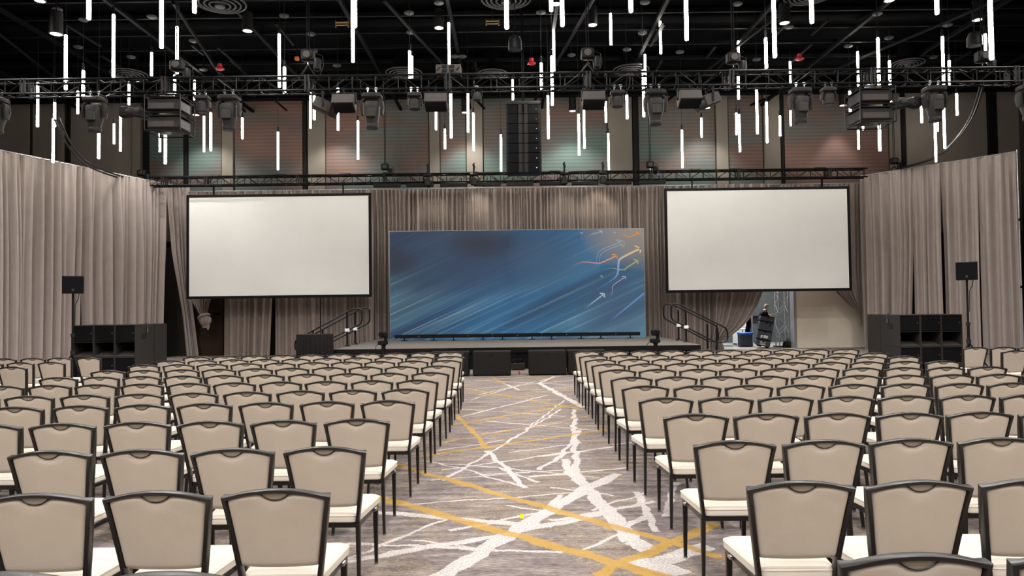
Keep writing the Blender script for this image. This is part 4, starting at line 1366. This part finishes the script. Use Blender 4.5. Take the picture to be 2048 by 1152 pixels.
# ------------------------------------------------------------------ stage stairs with hand rails
def rail_path(pts, Y, base):
    P = [at(px, py, Y) - Vector(base) for px, py in pts]
    out = []
    n = len(P)
    for i in range(n):
        a, b_, c_ = P[i - 1], P[i], P[(i + 1) % n]
        d0 = min(.12, (a - b_).length * .4)
        d1_ = min(.12, (c_ - b_).length * .4)
        s, e_ = b_ + (a - b_).normalized() * d0, b_ + (c_ - b_).normalized() * d1_
        for k in range(5):
            u = k / 4
            out.append((1 - u) ** 2 * s + 2 * u * (1 - u) * b_ + u * u * e_)
    return out
def stairs(side, rails, label, xedge):
    base = Vector((xedge, 22.6, 0))
    t = thing('stage_stairs', label, 'stairs', base)
    for k in range(3):
        z = ZS * (3 - k) / 4
        x0, x1 = (side * (.04 + .3 * k), side * (.04 + .3 * (k + 1)))
        part('step', MB().box(min(x0, x1), max(x0, x1), -.6, .6, z - .05, z), M_BLACK, t)
        part('riser', MB().box(min(x1, x1 - side * .03), max(x1, x1 - side * .03), -.58, .58, 0, z - .05), M_BLACK, t)
    for pts, Y, posts in rails:
        rl = part('handrail', MB().tube(rail_path(pts, Y, base), .024, 8, closed=True), M_BLKSH, t)
        for (ax, ay, bx, by, foot) in posts:
            a, b_ = at(ax, ay, Y) - base, at(bx, by, Y) - base
            zb = max(b_.z, ZS) if foot else max(b_.z, .02)
            q = Vector((a.x, a.y, zb))
            part('post', MB().cyl(a, q, .03, n=8), M_BLKSH, rl)
            if foot:
                part('post_foot', MB().lathe([(.12, 0), (.1, .015), (.04, .05), (.03, .12)], n=12, c=(a.x, a.y, ZS)), M_BLKSH, rl)
                m_ = at((ax + bx) / 2, ay + (by - ay) * .56, Y) - base
                part('clamp_tag', MB().bevbox(m_.x - .06, m_.x + .08, m_.y - .05, m_.y + .03, m_.z - .05, m_.z + .05, .01), M_WHITE, rl)
stairs(-1, [([(590, 681), (706, 617.5), (724, 618), (724, 646), (604, 707), (590, 700)], 22.0, [(694, 625, 694, 688, 1), (626, 662, 626, 720, 0)]),
            ([(607, 680), (724, 616), (739.5, 617), (739.5, 645), (622, 705), (607, 699)], 23.2, [(710, 625, 710, 684, 1), (645, 661, 645, 716, 0)])],
       'black stairs with looped hand rails at the left end of the stage', sx0)
stairs(1, [([(1454, 657), (1357, 608), (1342, 608), (1342, 638), (1434, 686), (1456, 682)], 22.0, [(1371.5, 620, 1371.5, 681, 1), (1433, 650, 1433, 700, 0)]),
           ([(1434, 652), (1343, 608), (1327, 609), (1327, 636), (1420, 684), (1438, 680)], 23.2, [(1356.5, 620, 1356.5, 675, 1), (1414.5, 648, 1414.5, 697, 0)])],
       'black stairs with looped hand rails at the right end of the stage', sx1)

# draped cocktail table
c = at(631, 690, 20.3)
t = thing('cocktail_table', 'tall round table in a black pleated cloth left of the stage', 'table', (c.x - .02, 20.3, 0))
rt = .49
part('table_top', MB().lathe([(rt - .02, 1.05), (rt, 1.06), (rt, 1.08), (rt - .01, 1.085)], n=32), M_TABLECLOTH, t)
rings = []
for k in range(8):
    z = 1.085 - 1.075 * k / 7
    ring = []
    for i in range(160):
        a = 2 * math.pi * i / 160
        r = rt + .008 + (.012 + .022 * k / 7) * math.sin(a * 26 + math.sin(a * 3) * 1.2)
        ring.append((r * math.cos(a), r * math.sin(a), z))
    rings.append(ring)
part('tablecloth', MB().loft(list(reversed(rings)), cap=False), M_TABLECLOTH, t)
part('pedestal', MB().cyl((0, 0, 0), (0, 0, 1.05), .04, n=10), M_BLACK, t)

# cameras on tripods
def ptz(px, py, Y, label):
    c = at(px, py, Y)
    t = thing('ptz_camera', label, 'camera', (c.x, Y, 0), group='cameras before the stage')
    z = c.z
    part('camera_base', MB().bevbox(-.13, .1, -.1, .1, z - .08, z + .02, .015), M_BLACK, t)
    part('camera_arm', MB().bevbox(.02, .09, -.06, .06, z + .02, z + .2, .015), M_BLACK, t)
    h_ = part('camera_head', MB().bevbox(-.1, .1, -.09, .09, z + .1, z + .25, .025), M_BLACK, t)
    part('lens', MB().lathe([(.06, -.16), (.062, -.14), (.055, -.08)], n=14, c=(-.04, 0, z + .18), axis='y'), M_BLKSH, h_)
    part('tripod_head', MB().lathe([(.02, -.24), (.06, -.2), (.05, -.12), (.07, -.08)], n=12, c=(0, 0, z)), M_BLACK, t)
    for k in range(3):
        a = k * 2.094 + .5
        part('leg', MB().cyl((0, 0, z - .2), (.36 * math.cos(a), .36 * math.sin(a), 0.01), .018, n=6), M_BLACK, t)
    part('cable', MB().tube([(-.1, .05, z - .02), (-.2, .05, z - .12), (-.23, .05, z - .3), (-.15, .02, z - .6)], .008, 5), M_BLACK, t)
ptz(767, 683, 17.6, 'black camera on a tripod before the stage at left')
ptz(1311, 679, 17.6, 'black camera on a tripod before the stage at right')

# ------------------------------------------------------------------ stacked subwoofers at the sides
def sub_cab(x, y, z, w, d, h, s, label, group, side_detail=False, front=True):
    t = thing('subwoofer_cabinet', label, 'subwoofer', (x, y, z), group=group)
    part('shell', MB().box(-w / 2 + .002, -w / 2 + .02, 0, d, 0, h - .002).box(w / 2 - .02, w / 2 - .002, 0, d, 0, h - .002).box(-w / 2 + .02, w / 2 - .02, 0, d, h - .02, h - .002)
         .box(-w / 2 + .02, w / 2 - .02, 0, d, 0, .018).box(-w / 2 + .02, w / 2 - .02, d - .02, d, .018, h - .02), M_SUBSIDE, t)
    if front:
        part('driver_grille', MB().box(-w / 2 + .02, w / 2 - .02, .015, .03, h * .5, h - .02), M_GRILLE, t)
        part('shelf', MB().box(-w / 2 + .02, w / 2 - .02, .0, d - .02, h * .46, h * .48), M_SUBFRONT, t)
        part('port_ramp', MB().add([(-w / 2 + .02, .0, .03), (w / 2 - .02, .0, .03), (w / 2 - .02, .34, .12), (-w / 2 + .02, .34, .12)], [(0, 1, 2, 3)]).add([(-w / 2 + .02, .0, .018), (w / 2 - .02, .0, .018), (w / 2 - .02, 0, .03), (-w / 2 + .02, 0, .03)], [(0, 1, 2, 3)]), M_GREYBOX, t)
        part('badge', MB().lathe([(.018, -.008), (.018, .012)], n=10, c=(w / 2 - .06, .01, h * .74), axis='y'), M_GREYBOX, t)
    if side_detail:
        sx = s * w / 2
        part('side_handle', MB().bevbox(min(sx - .003, sx + .012), max(sx - .003, sx + .012), d * .35, d * .55, h * .55, h * .72, .004), M_SUBFRONT, t)
    return t
def sub_stack(pxs, side, yfront, topy, word, grp):
    xs = [at(p_, 690, yfront).x for p_ in pxs]
    ztop = at((pxs[0] + pxs[-1]) / 2, topy, yfront).z
    h = ztop / 2
    w = (xs[-1] - xs[0]) / 3
    names = ('outermost', 'middle', 'innermost')
    for c_ in range(3):
        cx = xs[0] + w * (c_ + .5)
        nm = names[c_] if side < 0 else names[2 - c_]
        for r in range(2):
            inner = nm == 'innermost'
            sub_cab(cx, yfront, r * h, w, .85, h, -side, 'black subwoofer cabinet, %s column %s row of the %s stack' % (nm, 'upper' if r else 'lower', word), grp, inner)
    cx = xs[0] + w * (2.5 if side < 0 else .5)
    for r in range(2):
        sub_cab(cx, yfront + .87, r * h, w, .62, h, -side, 'black subwoofer cabinet at the rear inner side, %s row, %s stack' % ('upper' if r else 'lower', word), grp, False, False)
    # rigging shackle on the top
    ix = xs[-1] if side < 0 else xs[0]
    t = thing('cable_connector', 'small silver cable connector hanging on the %s subwoofer stack' % word, 'connector', (ix - side * .016, yfront + .5, ztop - .14), group='connectors on the subwoofers')
    part('plug', MB().lathe([(.03, -.05), (.03, .05)], n=10, axis='z'), M_CHROME, t)
    part('cable', MB().tube([(0, 0, .04), (0, .01, .09), (side * .03, .05, .155), (side * .1, .1, .16)], .012, 6), M_GREYBOX, t)
sub_stack((145, 188, 230, 271), -1, 16.4, 650, 'left', 'left subwoofer stack')
sub_stack((1800, 1842, 1884, 1926), 1, 16.5, 629, 'right', 'right subwoofer stack')

# speakers on tripods
def pa(px, y0, y1, Y, label, legs):
    a, b_ = at(px, y0, Y), at(px, y1, Y)
    h = a.z - b_.z
    t = thing('speaker_stand', label[0], 'speaker stand', (a.x, Y, 0), group='tripod speaker stands')
    part('pole', MB().cyl((0, 0, .1), (0, 0, b_.z - .002), .022, n=10).cyl((0, 0, .1), (0, 0, 1.25), .03, n=10), M_BLACK, t)
    part('collar', MB().lathe([(.045, .85), (.045, .95)], n=12).lathe([(.04, 1.25), (.045, 1.32)], n=12), M_CHAR, t)
    for k in range(3):
        an = math.radians(-30 + 120 * k)
        part('leg', MB().cyl((0, 0, .88), (.55 * math.cos(an), .55 * math.sin(an), .02), .017, n=6), M_BLACK, t)
        part('brace', MB().cyl((0, 0, .3), (.3 * math.cos(an), .3 * math.sin(an), .42), .01, n=5), M_BLACK, t)
    s = thing('box_loudspeaker', label[1], 'speaker', (a.x, Y, b_.z), math.atan2(-a.x, Y), group='loudspeakers on stands')
    part('cabinet', MB().bevbox(-.205, .205, -.14, .2, 0, h, .012), M_CHAR, s)
    part('grille', MB().bevbox(-.198, .198, -.155, -.135, .01, h - .01, .006), M_GRILLE, s)
    part('badge', MB().box(-.022, .022, -.16, -.153, .05, .1), M_GREYBOX, s)
    part('cable', MB().tube([(.12, .1, 0), (.1, .08, -.12), (.04, .04, -.25), (.035, .03, -.7)], .008, 5), M_BLACK, s)
pa(146, 552, 587, 15.6, ('black tripod stand beside the left subwoofer stack', 'square black loudspeaker on the left tripod stand'), 0)
pa(1932.5, 524, 560, 15.7, ('black tripod stand beside the right subwoofer stack', 'square black loudspeaker on the right tripod stand'), 0)

# ------------------------------------------------------------------ things in the service opening
# lattice tower
c0, c1 = at(1564, 640, 29.6), at(1564, 696, 29.6)
t = thing('lattice_tower', 'upright silver lattice truss beside the stacked cases', 'truss', (c0.x, 29.6, 0))
s = .2
for x in (-s, s):
    for y in (-s, s):
        part('chord', MB().cyl((x, y, .04), (x, y, 4.0), .028, n=8), M_ALU, t)
for k in range(9):
    z = .1 + k * .42
    for y in (-s, s):
        part('diagonal', MB().cyl((-s if k % 2 else s, y, z), (s if k % 2 else -s, y, z + .42), .014, n=6), M_ALU, t)
    for x in (-s, s):
        part('diagonal', MB().cyl((x, -s if k % 2 else s, z), (x, s if k % 2 else -s, z + .42), .014, n=6), M_ALU, t)
part('base_plate', MB().box(-.3, .3, -.3, .3, 0, .04), M_BLACK, t)
c = at(1577, 690, 29.2)
t = thing('ballast_bag', 'black ballast bag slumped at the foot of the lattice tower', 'sandbag', (c.x, 29.15, 0))
part('bag', MB().lathe([(.16, 0), (.24, .05), (.25, .15), (.2, .25), (.08, .3)], n=20), M_BLACK, t)
part('strap', MB().tube([(-.1, 0, .27), (-.06, 0, .38), (.06, 0, .38), (.1, 0, .27)], .015, 6), M_CHAR, t)
# stacked cases, leaning back on a dolly
c = at(1524, 695, 29.1)
lean = math.radians(11)
names = (('lowest', .26, 0.08), ('second', .36, .34), ('third', .38, .70), ('topmost', .22, 1.08))
CX, CY = c.x - .02, 29.1
for k, (nm, h, z0) in enumerate(names):
    t = thing('road_case', 'grey plastic road case, %s of the leaning stack in the opening' % nm, 'road case', (CX, CY, 0.02), group='leaning stack of road cases')
    t.rotation_euler = (0, lean, math.radians(-14))
    w = .28
    part('box', MB().bevbox(-w, w, -.32, .32, z0, z0 + h - .025, .03), M_CASE, t)
    part('seam', MB().box(-w + .01, w - .01, -.31, .31, z0 + h - .03, z0 + h), M_BLACK, t)
    part('latch', MB().bevbox(-.04, .04, -.345, -.315, z0 + h - .09, z0 + h - .03, .006), M_CHAR, t)
    if nm == 'second':
        part('paper_label', MB().box(-.14, -.07, -.326, -.319, z0 + .06, z0 + .17).box(-.03, .14, -.326, -.319, z0 + .07, z0 + .18), M_WHITE, t)
    if nm == 'third':
        part('handle', MB().bevbox(.12, .16, -.34, -.318, z0 + .2, z0 + .33, .006), M_BLACK, t)
    if nm == 'lowest':
        ring = [(-.02 + .09 * math.cos(a), -.327, z0 + .15 + .035 * math.sin(a)) for a in [i * 2 * math.pi / 24 for i in range(24)]]
        part('logo_ring', MB().tube(ring, .012, 6, closed=True), M_WHITE, t)
        part('logo_bar', MB().box(-.12, .1, -.326, -.319, z0 + .05, z0 + .075), M_WHITE, t)
        part('wheel', MB().lathe([(.05, -.03), (.05, .03)], n=12, c=(.2, -.2, .04), axis='y'), M_BLACK, t)
        part('wheel', MB().lathe([(.05, -.03), (.05, .03)], n=12, c=(.2, .2, .04), axis='y'), M_BLACK, t)
# table with a blue lidded box, black sheet hanging by the opening
c = at(1487, 680, 30.6)
t = thing('folding_table', 'white folding table in the service corridor', 'table', (c.x - .5, 30.9, 0))
part('table_top', MB().bevbox(-.9, .75, -.35, .35, .70, .74, .01), M_WHITE, t)
for x in (-.8, .65):
    for y in (-.28, .28):
        part('leg', MB().cyl((x, y, 0), (x, y, .7), .018, n=6), M_CHAR, t)
c = at(1484, 664, 30.6)
t = thing('storage_box', 'grey storage box with a blue lid in the service opening', 'box', (c.x, 30.2, 0))
part('body', MB().bevbox(-.26, .26, -.2, .2, 0.01, .52, .02), M_CASE, t)
part('lid', MB().bevbox(-.28, .28, -.22, .22, .5, .6, .02), M_BLUEBOX, t)
t = thing('hanging_sheet', 'narrow black cloth hanging left of the leaning cases', 'cloth', (at(1500, 660, 30.2).x, 30.4, 0))
rg = random.Random(3)
vs = []
for k in range(13):
    z = .05 + 1.25 * k / 12
    for i in range(7):
        vs.append((-.11 + .22 * i / 6 + .03 * math.sin(k * .9), .04 * math.sin(i * 2 + k * .2), z))
part('cloth', MB().add(vs, [(k * 7 + i, k * 7 + i + 1, k * 7 + i + 8, k * 7 + i + 7) for k in range(12) for i in range(6)]), M_SHIRT, t)
part('rail', MB().cyl((-.16, 0, 1.31), (.16, 0, 1.31), .012, n=6), M_ALU, t)
part('post', MB().cyl((.16, 0, 0), (.16, 0, 1.33), .03, n=8), M_WHITE, t)
t = thing('guard_rail', 'black handrail along the grey corridor wall', 'handrail', ((OX0 + OX1) / 2, YBK - .12, 0))
part('rail', MB().box(-1.9, 1.9, -.04, .04, 1.1, 1.25), M_BLACK, t)
for x in (-1.5, 0, 1.5):
    part('bracket', MB().box(x - .03, x + .03, .03, .12, 1.12, 1.2), M_YELTAPE, t)

c = at(1484, 665, 31.8)
t = thing('white_board', 'tall white board standing in the corridor behind the blue lidded box', 'board', (c.x, 31.8, 0))
part('panel', MB().bevbox(-.42, .32, -.02, .02, .05, 1.25, .008), M_WHITE, t)
part('foot', MB().box(-.36, -.3, -.2, .2, 0, .06), M_CHAR, t)
part('foot', MB().box(.2, .26, -.2, .2, 0, .06), M_CHAR, t)
# person pushing the cases
def person(px, py_head, Y):
    hp = at(px, py_head, Y)
    base = Vector((hp.x - .22, Y, 0))
    t = thing('person', 'person in a black shirt leaning over the stacked road cases', 'person', base)
    V, E, R = [], [], []
    def v(p, r):
        V.append(p); R.append(r); return len(V) - 1
    def ch(*ids):
        for a, b_ in zip(ids, ids[1:]):
            E.append((a, b_))
    # person faces +x (towards the cases), bent forward
    pel = v((-.12, 0, .95), (.15, .17)); wai = v((-.07, 0, 1.1), (.135, .155)); che = v((.03, 0, 1.3), (.15, .185))
    shc = v((.12, 0, 1.46), (.11, .13)); nk = v((.17, 0, 1.55), (.06, .06)); hd = v((.21, 0, 1.63), (.085, .08)); top = v((.225, 0, 1.72), (.09, .085)); cr = v((.22, 0, 1.79), (.05, .05))
    ch(pel, wai, che, shc, nk, hd, top, cr)
    for s in (-1, 1):
        h_ = v((-.12, s * .1, .88), (.1, .1)); kn = v((-.05 + .08 * s, s * .12, .48), (.065, .065)); an = v((-.16 + .12 * s, s * .12, .09), (.045, .045)); toe = v((.03 + .12 * s, s * .13, .045), (.04, .045))
        ch(pel, h_, kn, an, toe)
        sh = v((.1, s * .19, 1.43), (.075, .075))
        if s < 0:
            el = v((.2, s * .27, 1.2), (.05, .05)); wr = v((.32, s * .2, 1.35), (.032, .032)); pa_ = v((.39, s * .19, 1.36), (.034, .022))
        else:
            el = v((.16, s * .3, 1.16), (.05, .05)); wr = v((.29, s * .24, 1.34), (.032, .032)); pa_ = v((.36, s * .22, 1.35), (.034, .022))
        ch(shc, sh, el, wr, pa_)
        p_ = Vector(V[pa_])
        for k in range(4):
            f1 = v(tuple(p_ + Vector((.04, (k - 1.5) * .02, .005))), (.009, .009))
            f2 = v(tuple(p_ + Vector((.075 + .008 * (1.5 - abs(k - 1.5)), (k - 1.5) * .022, -.01))), (.008, .008))
            f3 = v(tuple(p_ + Vector((.09 + .008 * (1.5 - abs(k - 1.5)), (k - 1.5) * .022, -.03))), (.007, .007))
            ch(pa_, f1, f2, f3)
        t1 = v(tuple(p_ + Vector((.01, -s * .035, 0))), (.01, .01)); t2 = v(tuple(p_ + Vector((.045, -s * .05, -.012))), (.008, .008))
        ch(pa_, t1, t2)
    me = bpy.data.meshes.new('body_skeleton')
    me.from_pydata(V, E, [])
    o = bpy.data.objects.new('body_tmp', me)
    COL.objects.link(o)
    md = o.modifiers.new('skin', 'SKIN')
    md.use_smooth_shade = True
    for i, r in enumerate(R):
        me.skin_vertices[0].data[i].radius = r
    me.skin_vertices[0].data[0].use_root = True
    sb = o.modifiers.new('sub', 'SUBSURF')
    sb.levels = sb.render_levels = 2
    dg = bpy.context.evaluated_depsgraph_get()
    bm = bpy.data.meshes.new_from_object(o.evaluated_get(dg))
    bpy.data.objects.remove(o)
    bm.materials.clear()
    for m_ in (M_SHIRT, M_SKIN, M_TROUSER, M_BLACK):
        bm.materials.append(m_)
    for p_ in bm.polygons:
        c_ = p_.center
        p_.use_smooth = True
        k = 0
        if c_.z > 1.545 and abs(c_.y) < .13:
            k = 1
        elif c_.x > .24 and abs(c_.y) > .12 and c_.z > 1.15:
            k = 1
        elif c_.z < .12:
            k = 3
        elif c_.z < .98:
            k = 2
        p_.material_index = k
    b_ = link('body', bm, t)
    # face and hair
    hc = Vector((.225, 0, 1.68))
    part('hair', MB().lathe([(.07, -.09), (.098, -.05), (.103, .0), (.09, .06), (.05, .1)], n=18, c=(hc.x - .022, 0, hc.z + .015)), M_HAIR, t)
    part('nose', MB().loft([[(hc.x + .075, -.014, hc.z - .05), (hc.x + .075, .014, hc.z - .05), (hc.x + .12, 0, hc.z - .045)], [(hc.x + .078, -.006, hc.z + .01), (hc.x + .078, .006, hc.z + .01), (hc.x + .088, 0, hc.z + .01)]]), M_SKIN, t)
    for s in (-1, 1):
        part('ear', MB().lathe([(.006, -.012), (.028, -.006), (.03, .004), (.01, .01)], n=12, c=(hc.x - .01, s * .1, hc.z - .02), axis='y'), M_SKIN, t)
        part('eye', MB().lathe([(.003, .0), (.011, .004), (.011, .008), (.003, .012)], n=8, c=(hc.x + .078, s * .035, hc.z + .005), axis='x'), M_BLKSH, t)
    part('mouth', MB().box(hc.x + .07, hc.x + .084, -.025, .025, hc.z - .085, hc.z - .077), M_DOORBR, t)
    return t
person(1534, 615, 29.75)

# ------------------------------------------------------------------ yellow note on the carpet
c = atz(1044, 1036, 0)
t = thing('paper_note', 'small folded bright yellow paper note lying on the aisle carpet', 'note', (c.x, c.y, 0), .1)
part('sheet', MB().box(-.016, .016, -.014, .014, 0, .004).box(-.016, .016, .012, .014, .004, .03), M_YELLOW, t)

# ------------------------------------------------------------------ banquet chairs
def hwz(z):
    return .196 + (z - .44) / .44 * .062
def byz(z):
    u = max(0, (z - .40) / .515)
    return -.215 - .085 * u ** 1.25
ZTOP, ZCOR = .915, .872
def rail_z(x):
    return ZTOP - (ZTOP - ZCOR) * (x / .258) ** 2 - .009
def build_chair():
    t = thing('banquet_chair', '', 'chair', (0, 0, 0))
    # frame: post, top rail, post in one bent bar
    pts = []
    for k in range(7):
        z = .42 + (ZCOR - .42) * k / 6
        pts.append((-hwz(z) + .012, byz(z), z))
    for k in range(1, 14):
        x = -.246 + .492 * k / 14
        pts.append((x, byz(.9) - .012 * (1 - (x / .246) ** 2), rail_z(x)))
    for k in range(6, -1, -1):
        z = .42 + (ZCOR - .42) * k / 6
        pts.append((hwz(z) - .012, byz(z), z))
    part('back_frame', MB().sweep(pts, [.023] * 7 + [.019] * 13 + [.023] * 7, .046), M_FRAME, t)
    # padded back with a scooped hand hold
    nu, nv = 40, 26
    R = .088
    zc = ZTOP - .018 + R - .034
    def surf(sgn):
        g = []
        for j in range(nv + 1):
            v_ = j / nv
            row = []
            for i in range(nu + 1):
                u = -1 + 2 * i / nu
                x_ = u * .245
                zb = .53 - .012 * (1 - u * u)
                ztp = rail_z(u * .232) - .008
                z = zb + (ztp - zb) * v_
                x = math.copysign(1 - (1 - abs(u)) ** 1.5, u) * (hwz(z) - .022)
                us = math.copysign(1 - (1 - abs(u)) ** 1.5, u)
                pil = max(0, 1 - abs(us) ** 22) ** .5 * max(0, 1 - abs(2 * v_ - 1) ** 24) ** .5
                y = byz(z) - .012 * (1 - u * u) * v_
                if sgn < 0:
                    dd = math.hypot(x, z - zc)
                    e_ = max(0.0, min(1.0, (R + .004 - dd) / .007))
                    dip = .017 * e_ + .009 * math.exp(-((dd - R) / .022) ** 2) * (1 - e_)
                    y -= .02 * pil - dip
                else:
                    y += .034 * pil
                row.append((x, y, z))
            g.append(row)
        return g
    mb = MB()
    for sgn in (-1, 1):
        g = surf(sgn)
        vs = [p for r_ in g for p in r_]
        w = nu + 1
        fs = []
        for j in range(nv):
            for i in range(nu):
                q = (j * w + i, j * w + i + 1, (j + 1) * w + i + 1, (j + 1) * w + i)
                fs.append(q if sgn < 0 else tuple(reversed(q)))
        mb.add(vs, fs)
    me = mb.mesh('backrest', M_VINYL)
    me.set_sharp_from_angle(angle=math.radians(80))
    link('backrest', me, t)
    # lens-shaped hand hold
    half = math.sqrt(R * R - (zc - (ZTOP - .02)) ** 2)
    n = 14
    vs, fs = [], []
    rim = []
    for i in range(n + 1):
        x = -half + 2 * half * i / n
        zl = zc - math.sqrt(max(0, R * R - x * x))
        zu = rail_z(x) - .006
        yb = byz(zl) - .012 - .0105
        vs += [(x, yb, zl), (x, byz(zu) - .012 - .0105, max(zu, zl + .0005))]
        rim.append((x, yb - .004, zl))
    link('hand_hold', MB().add(vs, [(2 * i, 2 * i + 2, 2 * i + 3, 2 * i + 1) for i in range(n)]).mesh('hand_hold', M_GRIP), t)
    part('hold_shade_line', MB().tube(rim, .0028, 5), M_FRAME, t)  # dark tube draws in the shading edge below the hand hold
    # seat
    def rr(hxf, hxb, y0, y1, ins, z, rad=.05):
        out = []
        cs = [(1, 1), (-1, 1), (-1, -1), (1, -1)]
        for k, (sx, sy) in enumerate(cs):
            hx = hxf if sy > 0 else hxb
            cx, cy = sx * (hx - ins - rad), (y1 - ins - rad) if sy > 0 else (y0 + ins + rad)
            for j in range(5):
                a = math.radians(90 * k + 90 * j / 4)
                out.append((cx + rad * math.cos(a), cy + rad * math.sin(a), z))
        return out
    S = (.232, .195, -.235, .265)
    lay = [(.012, .418), (0, .428), (0, .462), (.006, .471), (.018, .478), (.05, .486), (.1, .491), (.14, .493)]
    part('seat', MB().loft([rr(*S, i_, z_, max(.012, .05 - i_ * .2)) for i_, z_ in lay]), M_SEAT, t)
    part('seat_piping', MB().tube([(p[0], p[1], p[2]) for p in rr(*S, -.0005, .464)], .0028, 5, closed=True), M_SEAT, t)
    part('seat_frame', MB().loft([rr(.222, .198, -.225, .25, i_, z_, .03) for i_, z_ in ((.006, .388), (0, .394), (0, .42), (.006, .426))]), M_FRAME, t)
    for s in (-1, 1):
        lg = part('leg', MB().sweep([(s * .185, -.216, .43), (s * .188, -.222, .3), (s * .2, -.262, .012)], [.028, .027, .02], [.042, .04, .024]), M_FRAME, t)
        part('glide', MB().lathe([(.014, 0), (.015, .008), (.011, .018)], n=10, c=(s * .2, -.262, 0)), M_CHROME, lg)
        lg = part('leg', MB().sweep([(s * .203, .222, .4), (s * .203, .226, .3), (s * .203, .236, .012)], [.034, .032, .022], [.034, .032, .022]), M_FRAME, t)
        part('glide', MB().lathe([(.014, 0), (.015, .008), (.011, .018)], n=10, c=(s * .203, .236, 0)), M_CHROME, lg)
        part('gang_bracket', MB().bevbox(s * .222 - .012, s * .222 + .012, .09, .15, .398, .422, .004), M_CHROME, t)
    return t
proto = build_chair()
first = [True]
rngc = random.Random(77)
def put_chair(px, py, label, group, near, rz=None, pos=None):
    q = atz(px, py, ZTOP) if pos is None else pos
    a = rngc.uniform(-.022, .022) if rz is None else rz
    if first[0]:
        o = proto
        first[0] = False
    else:
        o = copy_tree(proto, skip=() if near else ('glide', 'gang_bracket', 'seat_piping'))
    off = Vector((0, byz(.9) - .012, 0))
    off.rotate(Matrix.Rotation(a, 3, 'Z'))
    o.location = (q.x - off.x, q.y - off.y, 0)
    o.rotation_euler = (0, 0, a)
    o['label'] = label
    o['group'] = group
LEFT = [  # aisle chair, outer measured chair (index), number of chairs; front row first
    ((900.5, 703.3), (392, 712.7), 9, 10), ((899.7, 711.6), (340.6, 720.5), 9, 10), ((892, 719.7), (287.5, 729.2), 9, 10), ((876, 730.6), (214, 740.6), 9, 10),
    ((860.6, 743.9), (115.6, 754), 9, 10), ((834.8, 758.8), (4, 771), 9, 10), ((811, 776.7), (58.6, 790.8), 7, 9), ((775.5, 800), (32, 812.7), 6, 8),
    ((713.8, 836.9), (123.4, 846), 4, 6), ((649, 893), (95, 902), 3, 5), ((549, 979), (70, 988), 2, 4), ((338, 1143), (338 - 345, 1147), 1, 2)]
RIGHT = [((1174, 701.7), (1691, 697), 9, 10), ((1186.4, 710), (1747.5, 704.5), 9, 10), ((1200.5, 718), (1810, 711.5), 9, 10), ((1216.9, 727), (1887, 721), 9, 10),
    ((1234.8, 738.4), (1974.9, 732.3), 9, 10), ((1263, 753.3), (1996.8, 747), 8, 10), ((1291, 771), (2025.7, 764.7), 7, 8), ((1332.5, 794.7), (1936.6, 789.2), 5, 7),
    ((1392.7, 827.5), (1962, 822.8), 4, 5), ((1471, 881.6), (2003, 875), 3, 4), ((1603.6, 962.7), (1839, 960.6), 1, 3), ((1836, 1109), (2180, 1105), 1, 2)]
for rows, word in ((RIGHT, 'right'), (LEFT, 'left')):
    for r, (pa_, pb_, k, n) in enumerate(rows):
        a, b_ = atz(pa_[0], pa_[1], ZTOP), atz(pb_[0], pb_[1], ZTOP)
        for i in range(min(10, n + (2 if r > 5 else 0))):
            u = i / k
            p_ = a + (b_ - a) * u
            p_ = p_ + Vector((0, rngc.uniform(-.015, .015), 0))
            put_chair(0, 0, 'beige banquet chair %s of the aisle, %s row from the stage, %s seat from aisle' % (word, ordn(r + 1), ordn(i + 1)),
                      'chairs %s of the aisle' % word, r >= 6, pos=p_)
WL = [[(176.6, 714.7), (118.8, 715), (65, 715.8), (7, 716.6)], [(102, 723.6), (40, 724.2), (-22, 725)], [(23.4, 733), (-44, 734)]]
WR = [[(1951.4, 694), (2007, 693.4), (2062, 692.6)], [(2031, 700.3), (2092, 699.5)]]
for rows, word, rz in ((WL, 'left', -.1), (WR, 'right', .1)):
    for r, row in enumerate(rows):
        for i, (px, py) in enumerate(row):
            put_chair(px, py, 'beige banquet chair in the far %s wing, %s row, %s seat from its inner end' % (word, ordn(r + 1), ordn(i + 1)), 'chairs in the far %s wing' % word, False, rz=rz)
